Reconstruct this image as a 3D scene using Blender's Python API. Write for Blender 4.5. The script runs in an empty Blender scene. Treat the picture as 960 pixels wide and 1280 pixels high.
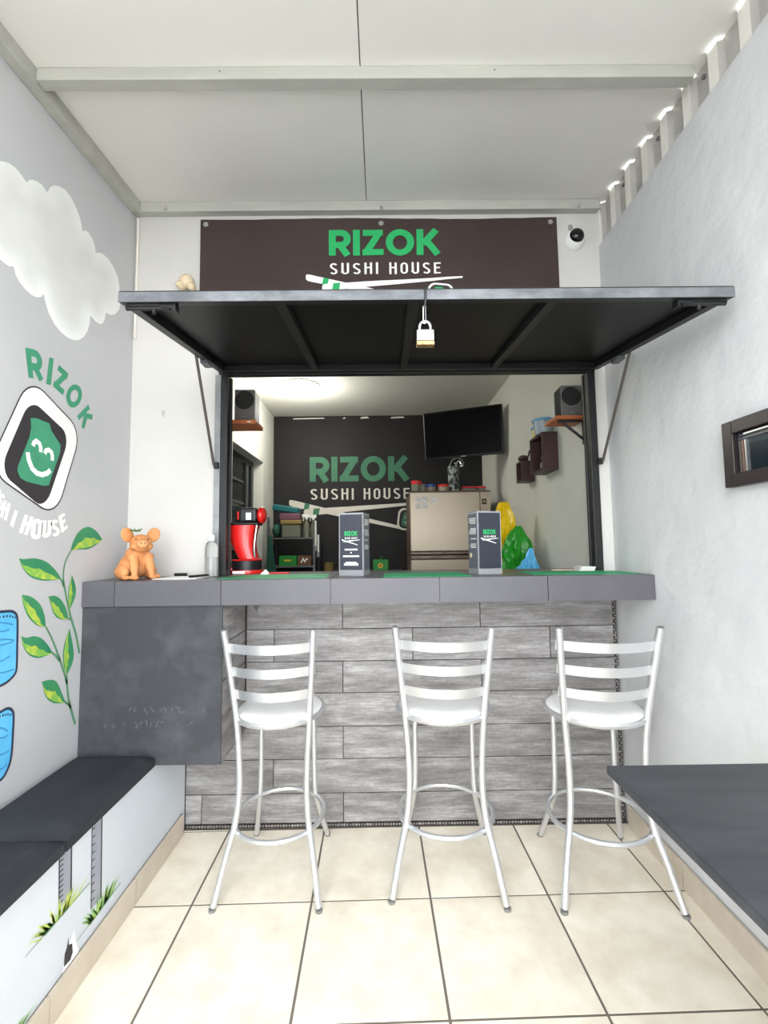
import bpy, bmesh, math, random
from mathutils import Vector, Matrix, noise
from mathutils.geometry import delaunay_2d_cdt

random.seed(7)
scene = bpy.context.scene
COL = scene.collection
PI = math.pi

# ------------------------------------------------------------------ camera
def make_camera():
    yaw, pitch, roll, f = 0.00664, 0.07429, -0.012246, 571.8
    cy, sy, cp, sp = math.cos(yaw), math.sin(yaw), math.cos(pitch), math.sin(pitch)
    fw = Vector((sy*cp, cy*cp, sp)); r = Vector((cy, -sy, 0)); u = r.cross(fw)
    cr, sr = math.cos(roll), math.sin(roll)
    r2 = r*cr + u*sr; u2 = u*cr - r*sr
    cam = bpy.data.cameras.new('camera')
    cam.sensor_fit = 'VERTICAL'; cam.sensor_height = 36.0; cam.sensor_width = 27.0
    cam.lens = 36.0*f/1280.0; cam.clip_start = 0.02; cam.clip_end = 200
    o = bpy.data.objects.new('camera', cam); COL.objects.link(o)
    m = Matrix((r2, u2, -fw)).transposed().to_4x4(); m.translation = Vector((0, 0, 1.3))
    o.matrix_world = m
    scene.camera = o
make_camera()

# ------------------------------------------------------------------ world and exposure
SKY_STRENGTH = 2.3
EXPOSURE = 1.75
w = bpy.data.worlds.new('overcast_sky'); scene.world = w; w.use_nodes = True
nt = w.node_tree; nt.nodes.clear()
wo = nt.nodes.new('ShaderNodeOutputWorld'); bg = nt.nodes.new('ShaderNodeBackground')
bg.inputs['Color'].default_value = (0.93, 0.97, 1.0, 1); bg.inputs['Strength'].default_value = SKY_STRENGTH
nt.links.new(bg.outputs[0], wo.inputs[0])
vs = scene.view_settings
vs.view_transform = 'Standard'; vs.look = 'None'; vs.gamma = 1.0; vs.exposure = EXPOSURE; vs.use_curve_mapping = False
LAMP_WATTS = 6.5

# ------------------------------------------------------------------ materials
def lin(c):
    out = []
    for v in c:
        v = v/255.0
        out.append(v/12.92 if v <= 0.04045 else ((v+0.055)/1.055)**2.4)
    return (out[0], out[1], out[2], 1.0)

def mat(name, rgb, rough=0.6, metal=0.0, var=None, var_scale=6.0, bump=0.0, bump_scale=80.0, stretch=(1, 1, 1),
        rand=0.0, trans=0.0, emit=0.0, ior=1.45, detail=5.0, contrast=(0.35, 0.65), coat=0.0, alpha=None, spec=None):
    m = bpy.data.materials.new(name); m.use_nodes = True
    n = m.node_tree; b = n.nodes['Principled BSDF']; L = n.links
    b.inputs['Roughness'].default_value = rough; b.inputs['Metallic'].default_value = metal
    b.inputs['IOR'].default_value = ior
    c1 = lin(rgb)
    b.inputs['Base Color'].default_value = c1
    if spec is not None: b.inputs['Specular IOR Level'].default_value = spec
    if trans: b.inputs['Transmission Weight'].default_value = trans
    if coat: b.inputs['Coat Weight'].default_value = coat
    if alpha is not None: b.inputs['Alpha'].default_value = alpha
    if emit:
        b.inputs['Emission Color'].default_value = c1; b.inputs['Emission Strength'].default_value = emit
    tc = n.nodes.new('ShaderNodeTexCoord'); oi = n.nodes.new('ShaderNodeObjectInfo')
    mp = n.nodes.new('ShaderNodeMapping'); mp.inputs['Scale'].default_value = stretch
    ad = n.nodes.new('ShaderNodeVectorMath'); ad.operation = 'ADD'
    sc = n.nodes.new('ShaderNodeVectorMath'); sc.operation = 'SCALE'
    cb = n.nodes.new('ShaderNodeCombineXYZ')
    for k in range(3): L.new(oi.outputs['Random'], cb.inputs[k])
    L.new(cb.outputs[0], sc.inputs[0]); sc.inputs['Scale'].default_value = 37.0
    L.new(tc.outputs['Object'], mp.inputs['Vector'])
    L.new(mp.outputs[0], ad.inputs[0]); L.new(sc.outputs[0], ad.inputs[1])
    col = None
    if var is not None:
        nz = n.nodes.new('ShaderNodeTexNoise'); nz.inputs['Scale'].default_value = var_scale
        nz.inputs['Detail'].default_value = detail; nz.inputs['Roughness'].default_value = 0.6
        L.new(ad.outputs[0], nz.inputs['Vector'])
        rp = n.nodes.new('ShaderNodeValToRGB')
        rp.color_ramp.elements[0].position = contrast[0]; rp.color_ramp.elements[1].position = contrast[1]
        rp.color_ramp.elements[0].color = c1; rp.color_ramp.elements[1].color = lin(var)
        L.new(nz.outputs['Fac'], rp.inputs['Fac']); col = rp.outputs['Color']
        L.new(col, b.inputs['Base Color'])
    if rand:
        hs = n.nodes.new('ShaderNodeHueSaturation'); mr = n.nodes.new('ShaderNodeMapRange')
        mr.inputs['To Min'].default_value = 1-rand; mr.inputs['To Max'].default_value = 1+rand
        L.new(oi.outputs['Random'], mr.inputs['Value']); L.new(mr.outputs[0], hs.inputs['Value'])
        if col is not None: L.new(col, hs.inputs['Color'])
        else: hs.inputs['Color'].default_value = c1
        L.new(hs.outputs[0], b.inputs['Base Color'])
    if bump:
        nb = n.nodes.new('ShaderNodeTexNoise'); nb.inputs['Scale'].default_value = bump_scale; nb.inputs['Detail'].default_value = 4
        L.new(ad.outputs[0], nb.inputs['Vector'])
        bp = n.nodes.new('ShaderNodeBump'); bp.inputs['Strength'].default_value = bump; bp.inputs['Distance'].default_value = 0.01
        L.new(nb.outputs['Fac'], bp.inputs['Height']); L.new(bp.outputs[0], b.inputs['Normal'])
    return m

M = {}
M['wall_grey'] = mat('grey_wall_paint', (200, 200, 201), 0.75, var=(194, 194, 196), var_scale=1.5, bump=0.12, bump_scale=25)
M['wall_white'] = mat('white_wall_paint', (206, 203, 198), 0.75, var=(200, 197, 193), var_scale=2, bump=0.08, bump_scale=30)
M['wall_plaster'] = mat('white_plaster_wall', (207, 208, 208), 0.7, var=(200, 201, 202), var_scale=1.6, bump=0.8, bump_scale=9, detail=6)
M['bench_paint'] = mat('bench_white_paint', (208, 213, 219), 0.7, var=(200, 206, 213), var_scale=3, bump=0.1, bump_scale=20)
M['kitchen_wall'] = mat('kitchen_wall_paint', (216, 217, 208), 0.75, bump=0.06, bump_scale=20, var=(209, 210, 202), var_scale=2)
M['kitchen_black'] = mat('black_wall_paint', (29, 27, 28), 0.7, var=(24, 22, 24), var_scale=3)
M['ceiling'] = mat('ceiling_panel_white', (238, 236, 229), 0.65, var=(232, 230, 223), var_scale=1.3)
M['kitchen_ceiling'] = mat('kitchen_ceiling_paint', (214, 214, 205), 0.8)
M['beam'] = mat('painted_steel_beam', (188, 187, 178), 0.5, var=(174, 173, 165), var_scale=9, stretch=(0.3, 1, 1))
M['grout'] = mat('grey_grout', (112, 104, 95), 0.9)
M['floor_tile'] = mat('cream_ceramic_tile', (243, 235, 218), 0.32, var=(220, 208, 187), var_scale=7, contrast=(0.36, 0.74), rand=0.02, detail=8)
M['skirting'] = mat('beige_skirting_tile', (206, 194, 177), 0.4, var=(194, 182, 165), var_scale=9, rand=0.03)
M['pavement'] = mat('street_concrete', (170, 168, 164), 0.9, var=(150, 148, 145), var_scale=4)
def wood_tile_mat():
    m = bpy.data.materials.new('grey_wood_look_tile'); m.use_nodes = True
    n = m.node_tree; b = n.nodes['Principled BSDF']; L = n.links; b.inputs['Roughness'].default_value = 0.42
    tc = n.nodes.new('ShaderNodeTexCoord'); oi = n.nodes.new('ShaderNodeObjectInfo')
    cb = n.nodes.new('ShaderNodeCombineXYZ'); sc = n.nodes.new('ShaderNodeVectorMath'); sc.operation = 'SCALE'; sc.inputs['Scale'].default_value = 41.0
    for k in range(3): L.new(oi.outputs['Random'], cb.inputs[k])
    L.new(cb.outputs[0], sc.inputs[0])
    fac = []
    for stretch, scale, det in (((1.6, 1.6, 9.0), 2.2, 6), ((1.0, 1.0, 22.0), 9.0, 8), ((1, 1, 1.3), 60.0, 3)):
        mp = n.nodes.new('ShaderNodeMapping'); mp.inputs['Scale'].default_value = stretch; L.new(tc.outputs['Object'], mp.inputs['Vector'])
        ad = n.nodes.new('ShaderNodeVectorMath'); ad.operation = 'ADD'; L.new(mp.outputs[0], ad.inputs[0]); L.new(sc.outputs[0], ad.inputs[1])
        nz = n.nodes.new('ShaderNodeTexNoise'); nz.inputs['Scale'].default_value = scale; nz.inputs['Detail'].default_value = det; nz.inputs['Roughness'].default_value = 0.65
        L.new(ad.outputs[0], nz.inputs['Vector']); fac.append(nz.outputs['Fac'])
    m1 = n.nodes.new('ShaderNodeMath'); m1.operation = 'MULTIPLY_ADD'; L.new(fac[0], m1.inputs[0]); m1.inputs[1].default_value = 0.55
    m2 = n.nodes.new('ShaderNodeMath'); m2.operation = 'MULTIPLY'; L.new(fac[1], m2.inputs[0]); m2.inputs[1].default_value = 0.32; L.new(m2.outputs[0], m1.inputs[2])
    m3 = n.nodes.new('ShaderNodeMath'); m3.operation = 'MULTIPLY_ADD'; L.new(fac[2], m3.inputs[0]); m3.inputs[1].default_value = 0.13; L.new(m1.outputs[0], m3.inputs[2])
    rp = n.nodes.new('ShaderNodeValToRGB'); e = rp.color_ramp.elements
    e[0].position = 0.36; e[0].color = lin((92, 89, 89)); e[1].position = 0.66; e[1].color = lin((182, 180, 180))
    q = e.new(0.5); q.color = lin((132, 128, 127))
    L.new(m3.outputs[0], rp.inputs['Fac'])
    hs = n.nodes.new('ShaderNodeHueSaturation'); mr = n.nodes.new('ShaderNodeMapRange'); mr.inputs['To Min'].default_value = 0.88; mr.inputs['To Max'].default_value = 1.12
    L.new(oi.outputs['Random'], mr.inputs['Value']); L.new(mr.outputs[0], hs.inputs['Value']); L.new(rp.outputs['Color'], hs.inputs['Color'])
    L.new(hs.outputs[0], b.inputs['Base Color'])
    return m
M['wood_tile'] = wood_tile_mat()
M['dark_grout'] = mat('dark_grout', (58, 55, 54), 0.9)
M['mosaic'] = mat('pebble_mosaic', (172, 166, 160), 0.4, var=(92, 86, 82), var_scale=90)
M['worktop'] = mat('dark_grey_worktop_tile', (93, 91, 96), 0.33, var=(86, 84, 90), var_scale=4)
M['light_grout'] = mat('light_grout', (150, 147, 146), 0.9)
M['black_wood'] = mat('black_stained_wood', (50, 51, 55), 0.5, var=(66, 67, 71), var_scale=6, stretch=(0.6, 4, 1), contrast=(0.35, 0.75))
M['chalk'] = mat('chalkboard_black', (55, 56, 60), 0.7, var=(84, 86, 89), var_scale=5.5, contrast=(0.46, 0.86), detail=9)
M['cushion'] = mat('black_cushion_fabric', (36, 38, 44), 0.75, var=(45, 48, 54), var_scale=7, bump=0.15, bump_scale=260)
M['black_metal'] = mat('black_painted_steel', (24, 24, 26), 0.42, var=(32, 32, 33), var_scale=12)
M['black_sheet'] = mat('black_sheet_metal', (17, 17, 18), 0.42, var=(22, 22, 22), var_scale=4, spec=0.3)
M['worn_metal'] = mat('worn_grey_steel', (84, 86, 90), 0.5, metal=0.2, var=(118, 120, 124), var_scale=18, contrast=(0.4, 0.7), stretch=(0.5, 1, 1))
M['jamb'] = mat('pale_grey_jamb', (150, 152, 153), 0.55, var=(128, 130, 132), var_scale=14)
M['steel'] = mat('bright_steel', (205, 206, 208), 0.28, metal=1.0)
M['brass'] = mat('worn_brass', (178, 146, 104), 0.4, metal=0.8, var=(140, 110, 76), var_scale=60)
M['stool_metal'] = mat('silver_painted_tube', (216, 217, 219), 0.32, metal=0.78)
M['white_vinyl'] = mat('white_vinyl_seat', (249, 248, 246), 0.42)
M['rubber'] = mat('grey_rubber', (122, 121, 118), 0.7)
M['banner'] = mat('dark_brown_vinyl_banner', (60, 47, 45), 0.33, var=(66, 52, 50), var_scale=3)
M['logo_green'] = mat('logo_green_print', (38, 172, 98), 0.5)
M['logo_white'] = mat('logo_white_print', (244, 242, 238), 0.5)
M['logo_dark'] = mat('logo_dark_print', (52, 42, 41), 0.5)
M['wall_logo_green'] = mat('dark_green_wall_paint', (62, 122, 92), 0.6, var=(56, 112, 86), var_scale=12)
M['wall_logo_white'] = mat('offwhite_wall_paint', (212, 208, 198), 0.6)
M['wall_logo_dark'] = mat('black_logo_paint', (36, 34, 35), 0.6)
M['mural_green'] = mat('mural_green_paint', (72, 160, 122), 0.65, var=(66, 150, 114), var_scale=9)
M['mural_white'] = mat('mural_white_paint', (250, 249, 247), 0.65)
M['mural_black'] = mat('mural_black_paint', (52, 48, 52), 0.65)
M['mural_outline'] = mat('mural_navy_outline', (48, 58, 82), 0.65)
M['leaf_green'] = mat('mural_leaf_green', (50, 138, 98), 0.65, var=(70, 150, 96), var_scale=14)
M['leaf_lime'] = mat('mural_leaf_lime', (134, 192, 84), 0.65, var=(205, 214, 82), var_scale=22, contrast=(0.42, 0.62))
M['leaf_stem'] = mat('mural_stem_green', (86, 148, 118), 0.65, var=(110, 150, 104), var_scale=14)
M['mural_blue'] = mat('mural_sky_blue', (112, 202, 246), 0.65, var=(84, 182, 236), var_scale=8)
M['mural_blue_dark'] = mat('mural_deep_blue', (64, 142, 204), 0.65)
M['mural_post'] = mat('mural_grey_post', (148, 152, 162), 0.65, var=(160, 163, 172), var_scale=14)
M['grass_lime'] = mat('mural_grass_lime', (222, 228, 96), 0.65, var=(170, 206, 92), var_scale=50)
M['grass_green'] = mat('mural_grass_green', (176, 208, 104), 0.65, var=(110, 176, 92), var_scale=50)
M['terracotta'] = mat('terracotta_clay', (216, 150, 96), 0.65, var=(204, 134, 82), var_scale=16, bump=0.1, bump_scale=60)
M['herb'] = mat('herb_green', (96, 132, 62), 0.6, var=(70, 104, 52), var_scale=60)
M['clear'] = mat('clear_plastic', (245, 247, 247), 0.08, trans=0.92, ior=1.35)
M['acrylic'] = mat('frosted_acrylic_edge', (206, 208, 212), 0.15, trans=0.6, ior=1.4)
M['white_plastic'] = mat('white_plastic', (238, 237, 234), 0.4)
M['black_plastic'] = mat('black_plastic', (24, 24, 26), 0.35)
M['red_plastic'] = mat('glossy_red_plastic', (214, 30, 28), 0.22, coat=0.5)
M['chrome'] = mat('chrome', (200, 200, 204), 0.15, metal=1.0)
M['menu_card'] = mat('menu_card_navy', (44, 48, 60), 0.4)
M['menu_grey'] = mat('menu_card_grey', (98, 102, 112), 0.4)
M['mat_green'] = mat('green_placemat', (38, 158, 104), 0.55, var=(32, 148, 96), var_scale=30)
M['paper'] = mat('white_paper', (242, 240, 236), 0.7)
M['speaker_grey'] = mat('grey_speaker_box', (104, 102, 102), 0.5)
M['shelf_wood'] = mat('orange_pine', (190, 112, 66), 0.5, var=(168, 92, 52), var_scale=9, stretch=(0.5, 6, 6))
M['dark_wood'] = mat('dark_walnut_board', (62, 42, 40), 0.45, var=(72, 50, 47), var_scale=9, stretch=(1, 1, 0.3))
M['blue_plastic'] = mat('blue_plastic_lid', (96, 160, 206), 0.4)
M['frost_blue'] = mat('frosted_blue_tub', (196, 214, 222), 0.3, trans=0.4)
M['yellow_food'] = mat('yellow_contents', (206, 182, 104), 0.5, var=(230, 214, 150), var_scale=60)
M['screen'] = mat('dark_glass_screen', (7, 7, 9), 0.3, spec=0.12)
M['fridge'] = mat('champagne_fridge_steel', (176, 162, 144), 0.38, metal=0.45, var=(168, 155, 137), var_scale=2, stretch=(1, 1, 0.4))
M['fridge_dark'] = mat('brown_reflection_trim', (112, 98, 86), 0.3, metal=0.6, var=(82, 70, 62), var_scale=9, stretch=(1, 1, 5))  # wavy brown reflection on the dark chrome band, put into the colour
M['fridge_top'] = mat('brown_fridge_top', (92, 78, 68), 0.5)
M['red_lid'] = mat('red_plastic_lid', (206, 36, 44), 0.35)
M['blue_lid'] = mat('dark_blue_lid', (38, 78, 150), 0.35)
M['spice'] = mat('spice_contents', (170, 156, 134), 0.5, var=(120, 102, 82), var_scale=60)
M['yellow_bag'] = mat('yellow_plastic_bag', (238, 200, 12), 0.28, bump=0.5, bump_scale=30)
M['green_bag'] = mat('green_plastic_bag', (36, 146, 34), 0.28, bump=0.5, bump_scale=30)
M['blue_bag'] = mat('blue_plastic_bag', (92, 184, 232), 0.25, bump=0.4, bump_scale=30)
M['teal'] = mat('teal_plastic', (24, 100, 104), 0.4)
M['pink'] = mat('mauve_plastic', (118, 76, 92), 0.45)
M['ochre'] = mat('ochre_plastic', (140, 118, 68), 0.45)
M['tub_clear'] = mat('cloudy_tub', (124, 126, 108), 0.35, trans=0.25)
M['dark_green'] = mat('dark_green_fabric', (30, 84, 66), 0.75, var=(24, 70, 56), var_scale=12)
M['bright_green'] = mat('bright_green_box', (34, 132, 48), 0.5)
M['brown_box'] = mat('brown_box', (104, 74, 52), 0.6)
M['yellow_box'] = mat('yellow_box_print', (222, 186, 52), 0.5)
M['frame_black'] = mat('black_brown_frame', (40, 33, 34), 0.35)
M['glass_print'] = mat('dark_chalk_print', (30, 38, 44), 0.12, var=(74, 88, 96), var_scale=9, stretch=(1, 0.35, 3), contrast=(0.5, 0.8), spec=0.2)
M['lamp'] = mat('lit_lamp_diffuser', (255, 250, 236), 0.4, emit=6.0)
M['cream'] = mat('cream_foam', (226, 206, 172), 0.8, bump=0.5, bump_scale=40)
M['corrugated'] = mat('grey_corrugated_sheet', (190, 187, 182), 0.42, metal=0.15, var=(178, 175, 170), var_scale=12)
M['corrugated_lit'] = mat('lit_corrugated_rib', (232, 229, 220), 0.5)  # paler copy of the sheet: light on the ribs put into the colour
M['lump'] = M['cream']
M['white_cable'] = mat('white_cable', (232, 224, 214), 0.5)
M['dome'] = mat('smoked_dome', (20, 18, 20), 0.08)
M['chalk_mark'] = mat('chalk_smear', (104, 106, 109), 0.85)
M['door_dark'] = mat('dark_glazed_door', (26, 28, 29), 0.18, var=(46, 50, 52), var_scale=6, stretch=(1, 1, 3))
M['door_frame'] = mat('pale_door_reveal', (206, 200, 186), 0.7)

# cloud paint: colour attribute drives the airbrushed white rim over a pale grey belly
def cloud_mat():
    m = bpy.data.materials.new('mural_cloud_paint'); m.use_nodes = True
    n = m.node_tree; b = n.nodes['Principled BSDF']; b.inputs['Roughness'].default_value = 0.7
    at = n.nodes.new('ShaderNodeAttribute'); at.attribute_name = 'rim'
    tc = n.nodes.new('ShaderNodeTexCoord'); nz = n.nodes.new('ShaderNodeTexNoise'); nz.inputs['Scale'].default_value = 5
    n.links.new(tc.outputs['Object'], nz.inputs['Vector'])
    ma = n.nodes.new('ShaderNodeMath'); ma.operation = 'MULTIPLY_ADD'
    n.links.new(nz.outputs['Fac'], ma.inputs[0]); ma.inputs[1].default_value = 0.7
    mb = n.nodes.new('ShaderNodeMath'); mb.operation = 'ADD'; mb.inputs[1].default_value = -0.35
    n.links.new(at.outputs['Fac'], mb.inputs[0]); n.links.new(mb.outputs[0], ma.inputs[2])
    rp = n.nodes.new('ShaderNodeValToRGB')
    rp.color_ramp.elements[0].color = lin((214, 214, 208)); rp.color_ramp.elements[1].color = lin((252, 252, 250))
    n.links.new(ma.outputs[0], rp.inputs['Fac']); n.links.new(rp.outputs['Color'], b.inputs['Base Color'])
    return m
M['cloud'] = cloud_mat()

# ------------------------------------------------------------------ mesh helpers
def world_offset(p):
    v = Vector((0, 0, 0))
    while p is not None:
        v = v + p.location; p = p.parent
    return v

class MB:
    """collects simple shapes into one mesh object"""
    def __init__(self): self.v = []; self.f = []; self.mi = []; self.cur = 0
    def add(self, vs, fs):
        o = len(self.v); self.v += [tuple(x) for x in vs]
        for f in fs: self.f.append(tuple(o+i for i in f)); self.mi.append(self.cur)
        return self
    def box(self, x0, x1, y0, y1, z0, z1, rot=None, piv=None):
        vs = [Vector((x, y, z)) for x in (x0, x1) for y in (y0, y1) for z in (z0, z1)]
        if rot is not None:
            p = Vector(piv) if piv is not None else Vector(((x0+x1)/2, (y0+y1)/2, (z0+z1)/2))
            vs = [p + rot @ (q-p) for q in vs]
        return self.add(vs, [(0, 1, 3, 2), (4, 6, 7, 5), (0, 4, 5, 1), (2, 3, 7, 6), (0, 2, 6, 4), (1, 5, 7, 3)])
    def hexa(self, p):   # 8 points: bottom ring 0-3, top ring 4-7
        return self.add(p, [(3, 2, 1, 0), (4, 5, 6, 7), (0, 1, 5, 4), (1, 2, 6, 5), (2, 3, 7, 6), (3, 0, 4, 7)])
    def tube(self, pts, r, n=10, closed=False, smooth=0, ell=None):
        pts = [Vector(p) for p in pts]
        if smooth: pts = catmull(pts, smooth, closed)
        N = len(pts); rs = r if isinstance(r, (list, tuple)) else [r]*N
        if len(rs) != N: rs = [rs[min(len(rs)-1, int(i*(len(rs)-1)/(N-1)+0.5))] for i in range(N)]
        rings = []; prev = None
        for i in range(N):
            if closed: t = pts[(i+1) % N]-pts[i-1]
            else: t = pts[min(i+1, N-1)]-pts[max(i-1, 0)]
            t.normalize()
            if prev is None:
                a = Vector((0, 0, 1)) if abs(t.z) < 0.9 else Vector((1, 0, 0))
                nrm = (a - t*a.dot(t)).normalized()
            else: nrm = (prev - t*prev.dot(t)).normalized()
            prev = nrm; b = t.cross(nrm)
            e1, e2 = ell if ell else (1, 1)
            rings.append([pts[i] + (nrm*math.cos(2*PI*k/n)*e1 + b*math.sin(2*PI*k/n)*e2)*rs[i] for k in range(n)])
        vs = [p for rg in rings for p in rg]; fs = []
        for i in range(N if closed else N-1):
            j = (i+1) % N
            for k in range(n): fs.append((i*n+k, i*n+(k+1) % n, j*n+(k+1) % n, j*n+k))
        if not closed:
            fs.append(tuple(range(n-1, -1, -1))); fs.append(tuple((N-1)*n+k for k in range(n)))
        return self.add(vs, fs)
    def lathe(self, prof, c=(0, 0, 0), n=24, axis='z', sx=1, sy=1, caps=True):
        c = Vector(c); vs = []; fs = []; m = len(prof)
        for i in range(n):
            a = 2*PI*i/n
            for r, h in prof:
                x, y = r*math.cos(a)*sx, r*math.sin(a)*sy
                p = (x, y, h) if axis == 'z' else ((x, -h, y) if axis == 'y' else (h, x, y))
                vs.append(c+Vector(p))
        for i in range(n):
            j = (i+1) % n
            for k in range(m-1): fs.append((i*m+k, j*m+k, j*m+k+1, i*m+k+1))
        if caps and prof[0][0] > 1e-6: fs.append(tuple(i*m for i in range(n-1, -1, -1)))
        if caps and prof[-1][0] > 1e-6: fs.append(tuple(i*m+m-1 for i in range(n)))
        return self.add(vs, fs)
    def cyl(self, c, r, h, n=20, axis='z'): return self.lathe([(r, 0), (r, h)], c, n, axis)
    def ellipsoid(self, c, rx, ry, rz, n=16, m=10, rot=None):
        c = Vector(c); vs = []; fs = []
        for j in range(m+1):
            t = PI*j/m
            for i in range(n):
                a = 2*PI*i/n
                p = Vector((rx*math.sin(t)*math.cos(a), ry*math.sin(t)*math.sin(a), rz*math.cos(t)))
                if rot is not None: p = rot @ p
                vs.append(c+p)
        for j in range(m):
            for i in range(n): fs.append((j*n+i, (j+1)*n+i, (j+1)*n+(i+1) % n, j*n+(i+1) % n))
        return self.add(vs, fs)
    def prism(self, poly, lo, hi, axis='y'):   # poly in the two other axes, extruded lo..hi
        n = len(poly)
        def P(a, b, t): return {'y': (a, t, b), 'x': (t, a, b), 'z': (a, b, t)}[axis]
        vs = [P(a, b, lo) for a, b in poly] + [P(a, b, hi) for a, b in poly]
        fs = [tuple(range(n)), tuple(range(2*n-1, n-1, -1))] + [(i, n+i, n+(i+1) % n, (i+1) % n) for i in range(n)]
        return self.add(vs, fs)
    def poly(self, pts): return self.add(pts, [tuple(range(len(pts)))])
    def stroke(self, pts, wd, mp, closed=False):   # flat stroke of width wd; mp maps (u,v) to 3D
        n = len(pts); L = []; Rr = []
        for i in range(n):
            p = Vector(pts[i])
            a = Vector(pts[i-1]) if (i > 0 or closed) else None
            b = Vector(pts[(i+1) % n]) if (i < n-1 or closed) else None
            d1 = (p-a).normalized() if a is not None else None; d2 = (b-p).normalized() if b is not None else None
            d1 = d1 or d2; d2 = d2 or d1
            n1 = Vector((-d1.y, d1.x)); n2 = Vector((-d2.y, d2.x)); m = n1+n2
            m = m/max(m.dot(n1), 0.45) if m.length > 1e-6 else n1
            ww = wd[i] if isinstance(wd, (list, tuple)) else wd
            L.append(p+m*ww/2); Rr.append(p-m*ww/2)
        vs = [mp(q.x, q.y) for q in L+Rr]; fs = []
        for i in range(n if closed else n-1):
            j = (i+1) % n; fs.append((n+i, n+j, j, i))
        return self.add(vs, fs)
    def build(self, name, m, parent=None, smooth=False, bevel=0, seg=2, sub=0):
        off = world_offset(parent)
        me = bpy.data.meshes.new(name)
        me.from_pydata([tuple(Vector(v)-off) for v in self.v], [], self.f); me.validate()
        ms = m if isinstance(m, (list, tuple)) else [m]
        for mm in ms: me.materials.append(mm)
        if len(ms) > 1 and len(me.polygons) == len(self.mi):
            for p, i in zip(me.polygons, self.mi): p.material_index = i
        bm = bmesh.new(); bm.from_mesh(me)
        if any(len(e.link_faces) == 2 for e in bm.edges): bmesh.ops.recalc_face_normals(bm, faces=bm.faces)
        big = [f for f in bm.faces if len(f.verts) > 4]
        if big: bmesh.ops.triangulate(bm, faces=big)
        bm.to_mesh(me); bm.free()
        if smooth:
            me.polygons.foreach_set('use_smooth', [True]*len(me.polygons))
            try: me.set_sharp_from_angle(angle=math.radians(40))
            except Exception: pass
        o = bpy.data.objects.new(name, me); COL.objects.link(o)
        if parent is not None: o.parent = parent
        if bevel:
            md = o.modifiers.new('bevel', 'BEVEL'); md.width = bevel; md.segments = seg; md.limit_method = 'ANGLE'
            md.angle_limit = math.radians(40)
        if sub:
            md = o.modifiers.new('sub', 'SUBSURF'); md.levels = sub; md.render_levels = sub
        return o

def catmull(pts, k, closed=False):
    out = []; n = len(pts)
    rng = range(n if closed else n-1)
    for i in rng:
        p0 = pts[i-1] if (i > 0 or closed) else pts[0]*2-pts[1]
        p1 = pts[i]; p2 = pts[(i+1) % n]
        p3 = pts[(i+2) % n] if (i+2 < n or closed) else pts[-1]*2-pts[-2]
        for s in range(k):
            t = s/k
            out.append(0.5*((2*p1)+(p2-p0)*t+(2*p0-5*p1+4*p2-p3)*t*t+(3*p1-p0-3*p2+p3)*t**3))
    if not closed: out.append(pts[-1])
    return out

def tag(o, label, cat, group=None, kind=None):
    o['label'] = label; o['category'] = cat
    if group: o['group'] = group
    if kind: o['kind'] = kind
    return o
def thing(name, label, cat, loc=(0, 0, 0), rz=0.0, group=None):
    o = bpy.data.objects.new(name, None); COL.objects.link(o); o.empty_display_size = 0.1
    o.location = loc; o.rotation_euler = (0, 0, rz)
    return tag(o, label, cat, group)
def struct(o): o['kind'] = 'structure'; return o
_cache = {}
def brick(name, dims, loc, m, parent, bevel=0.0015):
    """an object sharing one box mesh with every other piece of the same size"""
    key = (name, tuple(round(d, 3) for d in dims), m.name)
    if key not in _cache:
        a, b, c = dims
        o = MB().box(-a/2, a/2, -b/2, b/2, -c/2, c/2).build(name, m)
        _cache[key] = o.data
        bpy.data.objects.remove(o)
    o = bpy.data.objects.new(name, _cache[key]); COL.objects.link(o)
    o.parent = parent; o.location = Vector(loc)-world_offset(parent)
    return o
def copy_tree(o, parent=None):
    c = o.copy(); COL.objects.link(c); c.parent = parent
    for ch in list(o.children): copy_tree(ch, c)
    return c

# ------------------------------------------------------------------ lettering (stroked glyphs, flat print)
def arc(cx, cy, rx, ry, a0, a1, n=10):
    return [(cx+rx*math.cos(math.radians(a0+(a1-a0)*i/n)), cy+ry*math.sin(math.radians(a0+(a1-a0)*i/n))) for i in range(n+1)]
T = 0.235
BOLD = {
    'R': (0.74, T, [[(T/2, 0), (T/2, 1)], [(T/2, 1-T/2), (0.40, 1-T/2)] + arc(0.40, 0.645, 0.235, 0.2375, 90, -90)[1:] + [(T/2, 0.4075)], [(0.36, 0.44), (0.64, -0.0)]]),
    'I': (T, T, [[(T/2, 0), (T/2, 1)]]),
    'Z': (0.72, T, [[(0.02, 1-T/2), (0.70, 1-T/2)], [(0.0, T/2), (0.72, T/2)], [(0.57, 0.86), (0.14, 0.14)]]),
    'O': (0.96, T, [arc(0.48, 0.5, 0.365, 0.40, 0, 360, 24)[:-1]]),
    'K': (0.82, T, [[(T/2, 0), (T/2, 1)], [(0.22, 0.42), (0.68, 0.98)], [(0.34, 0.56), (0.72, 0.02)]]),
}
t2 = 0.16
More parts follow.
